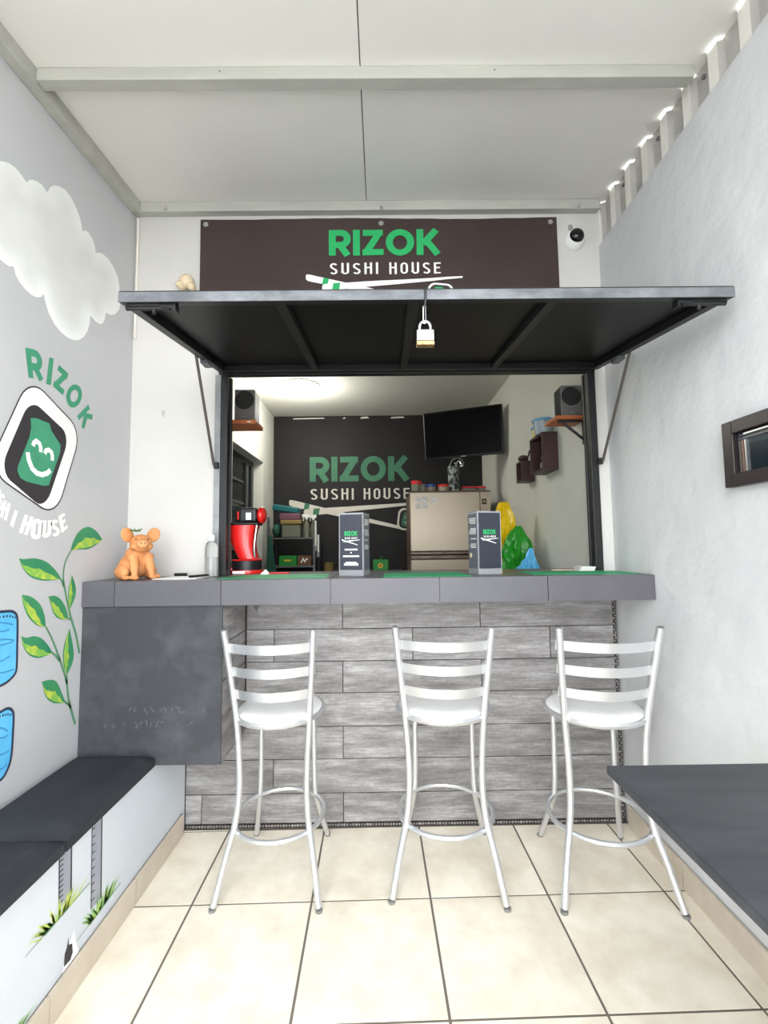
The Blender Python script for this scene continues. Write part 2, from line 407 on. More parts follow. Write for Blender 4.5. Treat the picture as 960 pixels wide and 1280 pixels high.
THIN = {
    'S': (0.46, t2, [arc(0.23, 0.735, 0.15, 0.185, 25, 180, 8) + arc(0.23, 0.735, 0.15, 0.2, 180, 255, 3)[1:] + arc(0.23, 0.265, 0.15, 0.2, 75, 0, 3) + arc(0.23, 0.265, 0.15, 0.185, 0, -155, 8)[1:]]),
    'U': (0.46, t2, [[(0.08, 1), (0.08, 0.25)] + arc(0.23, 0.25, 0.15, 0.17, 180, 360, 10) + [(0.38, 1)]]),
    'H': (0.46, t2, [[(0.08, 0), (0.08, 1)], [(0.38, 0), (0.38, 1)], [(0.08, 0.56), (0.38, 0.56)]]),
    'I': (0.16, t2, [[(0.08, 0), (0.08, 1)]]),
    'O': (0.46, t2, [arc(0.23, 0.72, 0.15, 0.2, 0, 180, 8) + arc(0.23, 0.28, 0.15, 0.2, 180, 360, 8)]),
    'E': (0.42, t2, [[(0.40, 0.92), (0.08, 0.92), (0.08, 0.08), (0.40, 0.08)], [(0.08, 0.53), (0.35, 0.53)]]),
    ' ': (0.42, t2, []),
}
LIFT = [Vector((0, -0.00025, 0))]     # successive strokes lie a hair above each other, like paint passes
def glyph(mb, ch, font, mp, wmul=1.0):
    wd, t, strokes = font[ch]
    for k, s in enumerate(strokes):
        mb.stroke(s, t*wmul, (lambda a, b, k=k: mp(a, b)+LIFT[0]*k), closed=ch == 'O')
def word(mb, text, font, gap, mp, wmul=1.0):
    """fits the word into the unit square of mp"""
    tot = sum(font[c][0] for c in text)+gap*(len(text)-1); x = 0.0
    for c in text:
        x0 = x
        glyph(mb, c, font, lambda a, b, x0=x0: mp((x0+a)/tot, b), wmul)
        x += font[c][0]+gap
def smile_logo(P, D, mb_w, mb_k, mb_g):
    """roll emblem: P(u,v,layer) with u,v in -1..1"""
    def rr(s, e=0.55, n=6):
        out = []
        for cx, cy, a in ((s-e*s, s-e*s, 0), (-(s-e*s), s-e*s, 90), (-(s-e*s), -(s-e*s), 180), (s-e*s, -(s-e*s), 270)):
            out += arc(cx, cy, e*s, e*s, a, a+90, n)
        return out
    mb_w.poly([P(a, b, 0) for a, b in rr(1.0)])
    mb_k.poly([P(a, b, 1) for a, b in rr(0.84)])
    mb_g.poly([P(a, b, 2) for a, b in [(-0.45, 0.62), (0.1, 0.66), (0.3, 0.5), (0.52, 0.3), (0.62, -0.3), (0.45, -0.6), (-0.1, -0.68), (-0.5, -0.6), (-0.62, -0.3), (-0.55, 0.2)]])
    for c in (-0.2, 0.25): mb_w.stroke(arc(c, 0.12, 0.12, 0.14, 0, 180, 6), 0.09, lambda a, b: P(a, b, 3))
    mb_w.stroke(arc(0.02, -0.12, 0.33, 0.32, 200, 340, 8), 0.1, lambda a, b: P(a, b, 3))
def shop_logo(parent, mp, mats, names, d=0.0006, emblem=True, sticks=True):
    """RIZOK / SUSHI HOUSE / crossed chopsticks; mp(u,v,depth)->3D, u over the width of RIZOK, v over its height"""
    g, wht, dark = mats
    a = MB(); word(a, 'RIZOK', BOLD, 0.085, lambda u, v: mp(u, v, 0))
    a.build(names[0], g, parent)
    for wd, u0, u1 in (('SUSHI', 0.005, 0.442), ('HOUSE', 0.535, 1.0)):
        b = MB(); word(b, wd, THIN, 0.17, lambda u, v: mp(u0+u*(u1-u0), -0.735+v*0.45, 0), 0.75)
        b.build(names[1], wht, parent)
    if not sticks: return
    for (x0, y0, x1, y1, w0, w1, b0, b1, dd) in ((-0.205, -0.83, 1.0, -1.97, 0.27, 0.11, 0.125, 0.165, 0), (-0.06, -1.24, 1.19, -0.88, 0.28, 0.07, 0.075, 0.125, 2)):
        c = MB(); n = 12; up = []; dn = []
        L = [0, 0.006, 0.018, 0.035] + [0.08+0.92*i/(n-4) for i in range(n-3)]
        for t in L:
            hw = (w0+(w1-w0)*t)/2
            hw *= 0.45 if t == 0 else (0.8 if t < 0.01 else (0.95 if t < 0.02 else 1))
            x, y = x0+(x1-x0)*t, y0+(y1-y0)*t
            up.append((x, y+hw)); dn.append((x, y-hw))
        vs = [mp(p[0], p[1], dd*d) for p in up+dn]
        c.add(vs, [(n+1+i, n+2+i, i+1, i) for i in range(n)])
        c.cur = 1
        q = []
        for t, s in ((b0, -1), (b1, -1), (b1, 1), (b0, 1)):
            hw = (w0+(w1-w0)*t)/2*1.02; q.append(mp(x0+(x1-x0)*t+0.006*s, y0+(y1-y0)*t+s*hw, (dd+1)*d))
        c.poly(q)
        c.build(names[2], [wht, g], parent)
    if emblem:
        W_, K_, G_ = MB(), MB(), MB()
        cr, sr = math.cos(-0.12), math.sin(-0.12)
        P = lambda a, b, l: mp(0.985+(a*cr-b*sr)*0.112, -1.56+(a*sr+b*cr)*0.44, (4+l)*d)
        smile_logo(P, d, W_, K_, G_)
        o = W_.build(names[3], wht, parent); K_.build('emblem_field', dark, o); G_.build('emblem_face', g, o)

# ================================================================== SETTING
XL, XR, YB, YN = -1.235, 1.135, 2.235, -0.7        # left wall, right wall, serving wall, open street end
ZC = lambda y: 3.05-0.076*(YB-y)                    # ceiling falls towards the street

# ---- floor with cream tiles
fl = struct(MB().box(XL-0.1, XR+0.1, YN, YB+0.1, -0.10, -0.002).build('floor', M['grout']))
def clip(poly, x0, x1, y0, y1):
    for ax, lim, s in ((0, x0, 1), (0, x1, -1), (1, y0, 1), (1, y1, -1)):
        out = []
        for i in range(len(poly)):
            a, b = poly[i], poly[(i+1) % len(poly)]
            da, db = s*(a[ax]-lim), s*(b[ax]-lim)
            if da >= 0: out.append(a)
            if da*db < 0:
                t = da/(da-db); out.append((a[0]+(b[0]-a[0])*t, a[1]+(b[1]-a[1])*t))
        poly = out
        if len(poly) < 3: return []
    return poly
TS = 0.4377; th = math.radians(0.9285); ct, st = math.cos(th), math.sin(th); gp = 0.0042
for i in range(-2, 6):
    for j in range(-7, 3):
        a0, a1 = -0.68+i*TS+gp, -0.68+(i+1)*TS-gp; b0, b1 = 1.789+j*TS+gp, 1.789+(j+1)*TS-gp
        q = clip([(a*ct-b*st, a*st+b*ct) for a, b in ((a0, b0), (a1, b0), (a1, b1), (a0, b1))], -0.928, 1.128, YN+0.01, 2.222)
        if not q: continue
        ar = abs(sum(q[k][0]*q[(k+1) % len(q)][1]-q[(k+1) % len(q)][0]*q[k][1] for k in range(len(q))))/2
        if ar < 0.0008: continue
        cx = sum(p[0] for p in q)/len(q); cy = sum(p[1] for p in q)/len(q)
        o = MB().prism([(p[0]-cx, p[1]-cy) for p in q], -0.006, 0.0, 'z').build('floor_tile', M['floor_tile'])
        o.parent = fl; o.location = (cx, cy, 0)
struct(MB().box(-7, 7, -9, YN-0.002, -0.12, -0.02).build('pavement', M['pavement']))

# ---- outer walls
wl = struct(MB().box(XL-0.12, XL, YN, YB, 0, 3.2).build('wall_left', M['wall_grey']))
wr = struct(MB().box(XR, XR+0.14, YN, YB+0.1, 0, 2.823).build('wall_right', M['wall_plaster']))
OX0, OX1, OZ1 = -0.80, 1.078, 2.195                 # serving hatch opening
mb = MB()
mb.box(XL-0.12, -0.955, YB, YB+0.10, 0, 3.2)
mb.box(-0.955, OX0, YB, YB+0.10, 1.066, 3.2)
mb.box(OX1, XR, YB, YB+0.10, 1.066, 3.2)
mb.box(OX0, OX1, YB, YB+0.10, OZ1, 3.2)
mb.box(XR, XR+0.14, YB, YB+0.10, 2.823, 3.2)
wb = struct(mb.build('wall_back', M['wall_white']))
# old plaster spot and filler marks on the wall above the hatch
MB().prism([(-1.075+0.008*math.cos(a)*(1+0.4*math.sin(3*a)), 1.969+0.018*math.sin(a)) for a in [2*PI*k/10 for k in range(10)]], YB-0.001, YB, 'y').build('plaster_spot', mat('plaster_spot_grey', (176, 172, 168), 0.9), wb)

# ---- ceiling panels and steel beams
def slope_box(mb, x0, x1, y0, y1, d0, d1):
    return mb.hexa([(x0, y0, ZC(y0)+d0), (x1, y0, ZC(y0)+d0), (x1, y1, ZC(y1)+d0), (x0, y1, ZC(y1)+d0),
                    (x0, y0, ZC(y0)+d1), (x1, y0, ZC(y0)+d1), (x1, y1, ZC(y1)+d1), (x0, y1, ZC(y1)+d1)])
CEN = 0.2  # unseen ceiling edge, cut back so more skylight falls on floor and stools
ce = struct(slope_box(MB(), XL-0.12, XR+0.30, CEN, YB+0.1, 0.02, 0.05).build('ceiling', M['grout']))
for x0, x1 in ((XL-0.1, -0.0575), (-0.0535, XR+0.033)):
    slope_box(MB(), x0, x1, CEN, YB+0.05, 0.0, 0.0195).build('ceiling_panel', M['ceiling'], ce)
struct(slope_box(MB(), XL+0.001, XR-0.005, 2.192, YB-0.001, -0.052, -0.001).build('trim_1', M['beam'], None, bevel=0.002))
struct(slope_box(MB(), XL+0.042, XR-0.005, 1.495, 1.54, -0.048, -0.001).build('trim_2', M['beam'], None, bevel=0.002))
struct(slope_box(MB(), XL+0.042, XR-0.005, 0.60, 0.645, -0.048, -0.001).build('trim_3', M['beam'], None, bevel=0.002))
struct(slope_box(MB(), XL+0.001, XL+0.041, CEN, 2.191, -0.062, -0.001).build('trim_4', M['beam'], None, bevel=0.002))
# bolts on the rear beam
t1 = bpy.data.objects['trim_1']
for x in (-1.07, 0.02, 1.02):
    MB().cyl((x, 2.1915, 3.006), 0.010, -0.008, 8, 'y').build('bolt_head', M['steel'], t1)
t2_ = bpy.data.objects['trim_2']
for x in (-0.55, 0.42):
    MB().cyl((x, 1.4948, 2.975), 0.004, -0.006, 6, 'y').build('screw', M['rubber'], t2_)

# ---- corrugated sheet closing the gap between the right wall and the ceiling
cs = MB().box(XR+0.045, XR+0.05, CEN, YB, 2.823, 2.835).build('trim_5', M['corrugated']); struct(cs)
p = 0.1345; y = 2.262
k = 0
while y > CEN+0.2:
    ya, yb_, yc = y, y-0.045, y-p
    a = MB(); zt = ZC(y)-0.012
    a.hexa([(XR+0.012, yb_, 2.824), (XR+0.014, yb_, 2.824), (XR+0.014, min(ya, YB-0.002), 2.824), (XR+0.012, min(ya, YB-0.002), 2.824),
            (XR+0.012, yb_, zt), (XR+0.014, yb_, zt), (XR+0.014, min(ya, YB-0.002), zt), (XR+0.012, min(ya, YB-0.002), zt)])
    a.build('corrugated_rib', M['corrugated_lit'], cs)
    b = MB()
    b.hexa([(XR+0.034, yc+0.008, 2.824), (XR+0.036, yc+0.008, 2.824), (XR+0.036, yb_-0.008, 2.824), (XR+0.034, yb_-0.008, 2.824),
            (XR+0.034, yc+0.008, zt+0.004), (XR+0.036, yc+0.008, zt+0.004), (XR+0.036, yb_-0.008, zt+0.010), (XR+0.034, yb_-0.008, zt+0.010)])
    for q0, q1 in ((yb_-0.008, yb_), (yc+0.008, yc)):
        b.hexa([(XR+0.034, q0, 2.824), (XR+0.036, q0, 2.824), (XR+0.014, q1, 2.824), (XR+0.012, q1, 2.824),
                (XR+0.034, q0, zt), (XR+0.036, q0, zt), (XR+0.014, q1, zt), (XR+0.012, q1, zt)])
    b.build('corrugated_pan', M['corrugated'], cs)
    if k % 2 == 1:
        MB().cyl((XR+0.026, (yb_+yc)/2, zt-0.04), 0.008, 0.008, 8, 'x').build('roofing_screw', M['rubber'], cs)
    y -= p; k += 1

# ---- kitchen behind the hatch
KX0, KX1, KY, KZ = -1.195, 1.14, 5.07, 2.77
struct(MB().box(KX0-0.1, KX1+0.1, YB+0.1, KY+0.1, -0.1, 0).build('floor', M['grout']))
struct(MB().box(KX0-0.3, KX1+0.1, YB+0.1, KY+0.1, KZ, KZ+0.1).build('ceiling', M['kitchen_ceiling']))
struct(MB().box(KX0-0.3, KX1+0.1, KY, KY+0.1, 0, KZ).build('wall_kitchen_back', M['kitchen_black']))
struct(MB().box(KX1, KX1+0.1, YB+0.1, KY, 0, KZ).build('wall_kitchen_right', M['kitchen_wall']))
DY0, DY1, DZ = 3.66, 4.63, 2.165
mb = MB(); mb.box(KX0-0.1, KX0, YB+0.1, DY0, 0, KZ); mb.box(KX0-0.1, KX0, DY1, KY, 0, KZ); mb.box(KX0-0.1, KX0, DY0, DY1, DZ, KZ)
struct(mb.build('wall_kitchen_left', M['kitchen_wall']))
dr = struct(MB().box(KX0-0.13, KX0-0.10, DY0-0.05, DY1+0.05, 0, DZ+0.05).build('door_1', M['door_dark']))
mb = MB()
for yy in (DY1-0.10, DY1-0.30): mb.box(KX0-0.10, KX0-0.085, yy-0.03, yy+0.03, 0.02, DZ-0.06)
mb.build('door_stile', M['black_plastic'], dr)
for zz in (1.02, 1.28, 1.50, 1.70, 1.90):
    MB().box(KX0-0.10, KX0-0.088, DY0+0.02, DY1-0.36, zz, zz+0.022).build('door_slat', mat('door_slat_grey', (70, 74, 74), 0.4), dr)
# flaking paint along the top of the black wall
kb = bpy.data.objects['wall_kitchen_back']
for x0, x1, h in ((-0.98, -0.62, 0.012), (-0.42, -0.38, 0.014), (-0.22, -0.12, 0.02), (0.12, 0.28, 0.016), (0.62, 0.70, 0.012)):
    MB().prism([(x0, KZ-0.035), (x1, KZ-0.030), (x1-0.02, KZ-0.030+h), (x0+0.01, KZ-0.035+h)], KY-0.002, KY, 'y').build('paint_chip', M['kitchen_wall'], kb)
# painted shop logo on the black wall
shop_logo(kb, lambda u, v, d: Vector((-0.791+u*1.116, KY-0.0015-d, 2.025+v*0.279)),
          (M['wall_logo_green'], M['wall_logo_white'], M['wall_logo_dark']),
          ('painted_green_letters', 'painted_white_letters', 'painted_chopstick', 'painted_emblem'))

# ================================================================== MURAL ON THE LEFT WALL
ARC1 = [('R',[(1.577,1.907),(1.646,1.921),(1.628,2.024),(1.556,2.006)]),('I',[(1.661,1.913),(1.685,1.919),(1.694,2.024),(1.671,2.02)]),('Z',[(1.696,1.919),(1.752,1.902),(1.778,1.997),(1.72,2.011)]),('O',[(1.756,1.877),(1.836,1.867),(1.878,1.966),(1.795,1.973)]),('K',[(1.838,1.843),(1.879,1.797),(1.943,1.859),(1.906,1.914)])]
ARC2 = [('S',[(1.419,1.485),(1.444,1.469),(1.453,1.516),(1.429,1.531)]),('U',[(1.448,1.464),(1.467,1.447),(1.485,1.495),(1.466,1.512)]),('S',[(1.472,1.442),(1.489,1.427),(1.503,1.478),(1.484,1.49)]),('H',[(1.487,1.41),(1.511,1.398),(1.524,1.455),(1.5,1.467)]),('I',[(1.525,1.387),(1.542,1.375),(1.56,1.432),(1.543,1.438)]),('H',[(1.568,1.361),(1.602,1.352),(1.627,1.418),(1.59,1.424)]),('O',[(1.62,1.34),(1.668,1.341),(1.674,1.411),(1.623,1.412)]),('U',[(1.672,1.345),(1.716,1.35),(1.719,1.412),(1.674,1.409)]),('S',[(1.725,1.349),(1.765,1.358),(1.755,1.416),(1.715,1.411)]),('E',[(1.776,1.367),(1.811,1.39),(1.788,1.444),(1.754,1.429)])]
EMB_O = [(1.738,1.423),(1.867,1.788),(1.58,1.911),(1.427,1.555)]
EMB_I = [(1.68,1.447),(1.799,1.753),(1.588,1.835),(1.473,1.557)]
EMB_G = [(1.593,1.766),(1.622,1.773),(1.685,1.771),(1.695,1.747),(1.747,1.704),(1.746,1.674),(1.702,1.563),(1.694,1.54),(1.669,1.535),(1.585,1.539),(1.559,1.548),(1.546,1.569),(1.547,1.587),(1.591,1.696),(1.597,1.731)]
EMB_E = [[(1.608,1.669),(1.612,1.682),(1.623,1.691),(1.638,1.685),(1.645,1.672),(1.646,1.655)],[(1.666,1.653),(1.672,1.667),(1.686,1.672),(1.7,1.665),(1.705,1.652),(1.705,1.635)],[(1.585,1.642),(1.592,1.616),(1.609,1.589),(1.631,1.576),(1.658,1.574),(1.683,1.584),(1.698,1.598)]]
CLOUD = [(1.383,2.537),(1.405,2.565),(1.429,2.583),(1.453,2.597),(1.476,2.603),(1.5,2.6),(1.527,2.592),(1.538,2.61),(1.552,2.623),(1.573,2.635),(1.596,2.641),(1.612,2.638),(1.624,2.634),(1.637,2.665),(1.658,2.69),(1.686,2.709),(1.716,2.721),(1.748,2.718),(1.778,2.701),(1.803,2.68),(1.819,2.654),(1.827,2.626),(1.845,2.644),(1.865,2.65),(1.892,2.641),(1.909,2.621),(1.92,2.594),(1.94,2.611),(1.971,2.623),(2.012,2.624),(2.05,2.614),(2.083,2.589),(2.1,2.557),(2.106,2.514),(2.117,2.481),(2.106,2.437),(2.074,2.397),(2.038,2.376),(2.003,2.367),(1.999,2.335),(1.983,2.307),(1.964,2.295),(1.933,2.291),(1.911,2.297),(1.897,2.301),(1.896,2.265),(1.884,2.225),(1.861,2.187),(1.828,2.157),(1.795,2.144),(1.759,2.139),(1.723,2.144),(1.688,2.158),(1.658,2.185),(1.641,2.212),(1.629,2.243),(1.618,2.224),(1.598,2.211),(1.573,2.206),(1.544,2.21),(1.519,2.22),(1.501,2.235),(1.49,2.259),(1.474,2.249),(1.455,2.247),(1.437,2.248),(1.401,2.241),(1.361,2.244),(1.338,2.268),(1.34,2.316),(1.322,2.352),(1.339,2.431)]
LEAVES = [([(1.828,1.294),(1.841,1.332),(1.876,1.375),(1.931,1.396),(1.991,1.379),(2.034,1.343)],[(1.828,1.294),(1.87,1.301),(1.936,1.302),(1.994,1.322),(2.034,1.343)]),([(1.78,1.189),(1.759,1.215),(1.707,1.254),(1.646,1.271),(1.59,1.27),(1.57,1.275)],[(1.78,1.189),(1.747,1.188),(1.684,1.19),(1.625,1.208),(1.587,1.243),(1.57,1.275)]),([(1.71,1.019),(1.702,1.063),(1.676,1.107),(1.633,1.137),(1.591,1.149)],[(1.71,1.019),(1.668,1.032),(1.625,1.068),(1.599,1.114),(1.591,1.149)]),([(1.831,1.029),(1.819,1.066),(1.789,1.106),(1.755,1.127),(1.718,1.129)],[(1.831,1.029),(1.788,1.035),(1.754,1.055),(1.734,1.09),(1.718,1.129)]),([(1.834,1.062),(1.865,1.108),(1.868,1.15),(1.842,1.202)],[(1.834,1.062),(1.827,1.099),(1.826,1.146),(1.842,1.202)]),([(1.751,0.917),(1.729,0.947),(1.692,0.982),(1.653,0.997),(1.621,0.998),(1.596,1.008)],[(1.751,0.917),(1.718,0.914),(1.675,0.916),(1.633,0.938),(1.607,0.973),(1.596,1.008)]),([(1.835,0.812),(1.866,0.853),(1.869,0.9),(1.84,0.993)],[(1.835,0.812),(1.813,0.86),(1.811,0.926),(1.84,0.993)]),([(1.833,0.709),(1.809,0.755),(1.778,0.804),(1.741,0.821),(1.701,0.826)],[(1.833,0.709),(1.802,0.717),(1.764,0.731),(1.726,0.765),(1.701,0.826)])]
STEMS = [[(1.828,1.294),(1.802,1.254),(1.793,1.21),(1.797,1.176),(1.816,1.113),(1.845,1.035),(1.88,0.96),(1.906,0.881)],[(1.773,1.194),(1.787,1.18),(1.798,1.159)],[(1.71,1.021),(1.741,0.977),(1.776,0.914),(1.806,0.855),(1.835,0.787),(1.849,0.723),(1.872,0.661),(1.896,0.604)],[(1.744,0.922),(1.768,0.903),(1.793,0.878)],[(1.835,0.814),(1.837,0.78)],[(1.829,0.713),(1.852,0.696),(1.867,0.677)],[(1.831,1.03),(1.843,1.027)]]
BLUE = [[(1.434,1.098),(1.444,1.104),(1.477,1.105),(1.542,1.1),(1.562,1.093),(1.573,1.081),(1.578,1.056),(1.581,0.985),(1.583,0.91),(1.576,0.887),(1.549,0.871),(1.52,0.866),(1.486,0.868),(1.458,0.879),(1.443,0.897)],[(1.458,0.78),(1.469,0.785),(1.496,0.782),(1.525,0.782),(1.548,0.784),(1.564,0.778),(1.575,0.766),(1.58,0.747),(1.58,0.691),(1.579,0.634),(1.572,0.599),(1.555,0.573),(1.538,0.565),(1.51,0.562),(1.482,0.568),(1.467,0.589)]]
STITCH = [[(1.456,1.085),(1.507,1.086),(1.542,1.084),(1.568,1.075)],[(1.475,0.769),(1.526,0.768),(1.553,0.764),(1.571,0.756)]]
WRINK = [[(1.484,1.071),(1.519,1.066),(1.56,1.053)],[(1.477,1.016),(1.523,1.012),(1.56,1.003),(1.559,0.997),(1.524,0.995),(1.478,1.0)],[(1.48,1.048),(1.521,1.038),(1.545,1.041)],[(1.481,0.95),(1.521,0.945),(1.553,0.952)],[(1.483,0.913),(1.529,0.905),(1.572,0.904)],[(1.499,0.742),(1.534,0.728),(1.559,0.709)],[(1.501,0.709),(1.542,0.695),(1.56,0.697)],[(1.498,0.66),(1.539,0.644),(1.569,0.643)],[(1.507,0.61),(1.542,0.598),(1.562,0.603)]]
POSTS = [[(1.386,0.282),(1.437,0.281),(1.431,0.437),(1.38,0.441)],[(1.537,0.17),(1.588,0.165),(1.579,0.434),(1.528,0.436)]]
GRASS = [[(1.263,0.257),(1.524,0.257),(1.492,0.295),(1.404,0.293),(1.28,0.29)],[(1.47,0.129),(1.701,0.136),(1.649,0.181),(1.563,0.173),(1.484,0.156)]]
GRASSB = [[(1.263,0.257),(1.524,0.257)],[(1.47,0.128),(1.701,0.134)]]
PATCH = [[(1.458,0.171),(1.467,0.129),(1.485,0.083),(1.439,0.086),(1.413,0.084),(1.415,0.106),(1.436,0.145)],[(1.432,0.17),(1.435,0.147),(1.45,0.139),(1.454,0.111),(1.444,0.098),(1.416,0.102),(1.419,0.136),(1.427,0.145)]]
wallp = lambda y, z, d=0.0008: Vector((XL+d, y, z))
def ccw(poly):   # counter-clockwise seen from +X (y to the right is mirrored: keep as is)
    return poly
def quad_map(q, d):
    bl, br, tr, tl = [Vector(p) for p in q]
    def f(u, v):
        p = (bl*(1-u)+br*u)*(1-v)+(tl*(1-u)+tr*u)*v
        return wallp(p.x, p.y, d)
    return f
LIFT[0] = Vector((0.00025, 0, 0))
for ch, q in ARC1:
    a = MB(); wd = BOLD[ch][0]; f = quad_map(q, 0.001)
    glyph(a, ch, BOLD, lambda u, v: f(u/wd, v), 1.05 if ch != 'I' else 1.0)
    a.build('mural_letter', M['mural_green'], wl)
for ch, q in ARC2:
    a = MB(); wd = THIN[ch][0]; f = quad_map(q, 0.001)
    glyph(a, ch, THIN, lambda u, v: f(u/wd, v), 1.35 if ch != 'I' else 0.8)
    a.build('mural_letter', M['mural_white'], wl)
def rquad(q, e, n=6):
    f = quad_map(q, 0); out = []
    for cx, cy, a in ((1-e, e, -90), (1-e, 1-e, 0), (e, 1-e, 90), (e, e, 180)):
        out += [f(u, v) for u, v in arc(cx, cy, e, e, a, a+90, n)]
    return [(p.y, p.z) for p in out]
ro = rquad(EMB_O, 0.24)
em = MB().poly([wallp(y, z, 0.001) for y, z in ro]).build('mural_emblem', M['mural_white'], wl)
MB().stroke(ro, 0.005, lambda a, b: wallp(a, b, 0.0016), closed=True).build('emblem_outline', M['mural_black'], em)
MB().poly([wallp(y, z, 0.0018) for y, z in rquad(EMB_I, 0.22)]).build('emblem_field', M['mural_black'], em)
MB().poly([wallp(y, z, 0.0026) for y, z in EMB_G]).build('emblem_face', M['mural_green'], em)
a = MB()
for s, wd in zip(EMB_E, (0.017, 0.017, 0.019)): a.stroke(s, wd, lambda y, z: wallp(y, z, 0.0034))
a.build('emblem_smile', M['mural_white'], em)
# cloud with a soft rim
def cloud():
    pts = [Vector(p) for p in CLOUD]; n = len(pts)
    def dist(p):
        d = 9
        for i in range(n):
            a, b = pts[i], pts[(i+1) % n]; ab = b-a
            t = max(0, min(1, (p-a).dot(ab)/max(ab.dot(ab), 1e-9))); d = min(d, (p-a-ab*t).length)
        return d
    def inside(p):
        c = False
        for i in range(n):
            a, b = pts[i], pts[(i+1) % n]
            if (a.y > p.y) != (b.y > p.y) and p.x < (b.x-a.x)*(p.y-a.y)/(b.y-a.y)+a.x: c = not c
        return c
    vs = list(pts)
    y = 1.3
    while y < 2.15:
        z = 2.1
        while z < 2.75:
            q = Vector((y, z))
            if inside(q) and dist(q) > 0.012: vs.append(q)
            z += 0.022
        y += 0.022
    ov, oe, of, *_ = delaunay_2d_cdt(vs, [(i, (i+1) % n) for i in range(n)], [], 1, 1e-5)
    a = MB(); a.add([wallp(p.x, p.y, 0.001) for p in ov], of)
    o = a.build('mural_cloud', M['cloud'], wl)
    at = o.data.attributes.new('rim', 'FLOAT', 'POINT')
    for i, p in enumerate(ov):
        d = dist(p); v = 1-min(1, d/0.075); low = max(0, min(1, (2.55-p.y)/0.4))
        at.data[i].value = 0.35+0.65*v*(0.55+0.45*low)
cloud()
LIFT[0] = Vector((0, -0.00025, 0))
def interp(pts, k=4): return [tuple(q)[:2] for q in catmull([Vector((p[0], p[1], 0)) for p in pts], k)]
for up, lo in LEAVES:
    A_, B_ = interp(up), interp(lo)
    lf = MB().poly([wallp(y, z, 0.0016) for y, z in A_+B_[-2:0:-1]]).build('mural_leaf', M['leaf_green'], wl)
    # lime blade area between the lower edge and the middle of the leaf
    n = 10; mid = []
    def at_t(P, t):
        k = t*(len(P)-1); i = min(int(k), len(P)-2); return Vector(P[i]).lerp(Vector(P[i+1]), k-i)
    for i in range(n+1):
        t = i/n; u, l = at_t(A_, t), at_t(B_, t)
        mid.append(l.lerp(u, (0.42+0.09*(i % 2))*math.sin(PI*min(1, t*1.02))+0.05))
    edge = [at_t(B_, i/n).lerp(mid[i], 0.16) for i in range(n+1)]
    MB().poly([wallp(q.x, q.y, 0.0022) for q in edge+mid[::-1][1:-1]]).build('leaf_highlight', M['leaf_lime'], lf)
for s in STEMS:
    q = interp(s, 4); n = len(q)
    MB().stroke(q, [0.007+0.006*(i/n) for i in range(n)], lambda y, z: wallp(y, z, 0.0012)).build('mural_stem', M['leaf_stem'], wl)
for k, b in enumerate(BLUE):
    q = [tuple(v)[:2] for v in catmull([Vector((p[0], p[1], 0)) for p in b], 4, True)]
    o = MB().poly([wallp(y, z, 0.001) for y, z in q]).build('mural_blue_shape', M['mural_blue'], wl)
    MB().stroke(q, 0.009, lambda y, z: wallp(y, z, 0.0016), closed=True).build('mural_outline', M['mural_outline'], o)
    a = MB(); s = interp(STITCH[k], 5)
    for i in range(0, len(s)-1, 2): a.stroke([s[i], s[i+1]], 0.007, lambda y, z: wallp(y, z, 0.0016))
    a.build('mural_stitch', M['mural_outline'], o)
    for wk in (WRINK[:5] if k == 0 else WRINK[5:]):
        MB().stroke(interp(wk, 4), 0.005, lambda y, z: wallp(y, z, 0.0014)).build('mural_crease', M['mural_blue_dark'], o)

# ================================================================== LEFT BENCH
BX = -0.93
bench = thing('masonry_bench', 'white painted masonry bench along the left mural wall, carrying black cushions', 'bench', (-1.08, 0.9, 0))
MB().box(XL+0.0005, BX, YN+0.05, YB-0.0005, 0.0, 0.430).build('bench_body', M['bench_paint'], bench, bevel=0.004)
bp_ = lambda y, z, d: Vector((BX+d, y, min(z, 0.4285)))
for q in POSTS:
    o = MB().poly([bp_(y, z, 0.0008) for y, z in q]).build('painted_post', M['mural_post'], bench)
    bl, br, tr, tl = [Vector(p) for p in q]
    a = MB(); a.stroke([tuple(br), tuple(tr)], 0.006, lambda y, z: bp_(y, z, 0.0013)); a.stroke([tuple(bl), tuple(tl)], 0.004, lambda y, z: bp_(y, z, 0.0013))
    for i in range(1, 11):
        c = bl.lerp(tl, i/11); e = br.lerp(tr, i/11); a.stroke([tuple(c), tuple(c.lerp(e, 0.33))], 0.004, lambda y, z: bp_(y, z, 0.0013))
    a.build('painted_tick', M['mural_black'], o)
random.seed(3)
for (g0, g1), mm, hh in ((GRASSB[0], M['grass_lime'], 0.062), (GRASSB[1], M['grass_green'], 0.068), (((1.20, 0.094), (1.265, 0.094)), M['grass_green'], 0.03)):
    a = MB(); y0, z0 = g0; y1, z1 = g1
    for i in range(34):
        t = random.betavariate(2.2, 2.2); base = y0+(y1-y0)*(0.18+0.64*t); bz = z0+(z1-z0)*t-0.004
        lean = (t-0.5)*0.16+random.uniform(-0.02, 0.02); h = hh*random.uniform(0.5, 1.05)*(1-abs(t-0.5)*0.9)
        wv = random.uniform(0.007, 0.012)
        a.add([bp_(base-wv/2, bz, 0.0018), bp_(base+wv/2, bz, 0.0018), bp_(base+lean*0.5+wv/3, bz+h*0.6, 0.0018), bp_(base+lean, bz+h, 0.0018), bp_(base+lean*0.5-wv/3, bz+h*0.6, 0.0018)], [(0, 1, 2, 3, 4)])
    o = a.build('painted_grass', mm, bench); o['kind'] = 'stuff'
    MB().stroke([g0, g1], [0.002, 0.004], lambda y, z: bp_(y, z, 0.002)).build('painted_ground_line', M['leaf_stem'], bench)
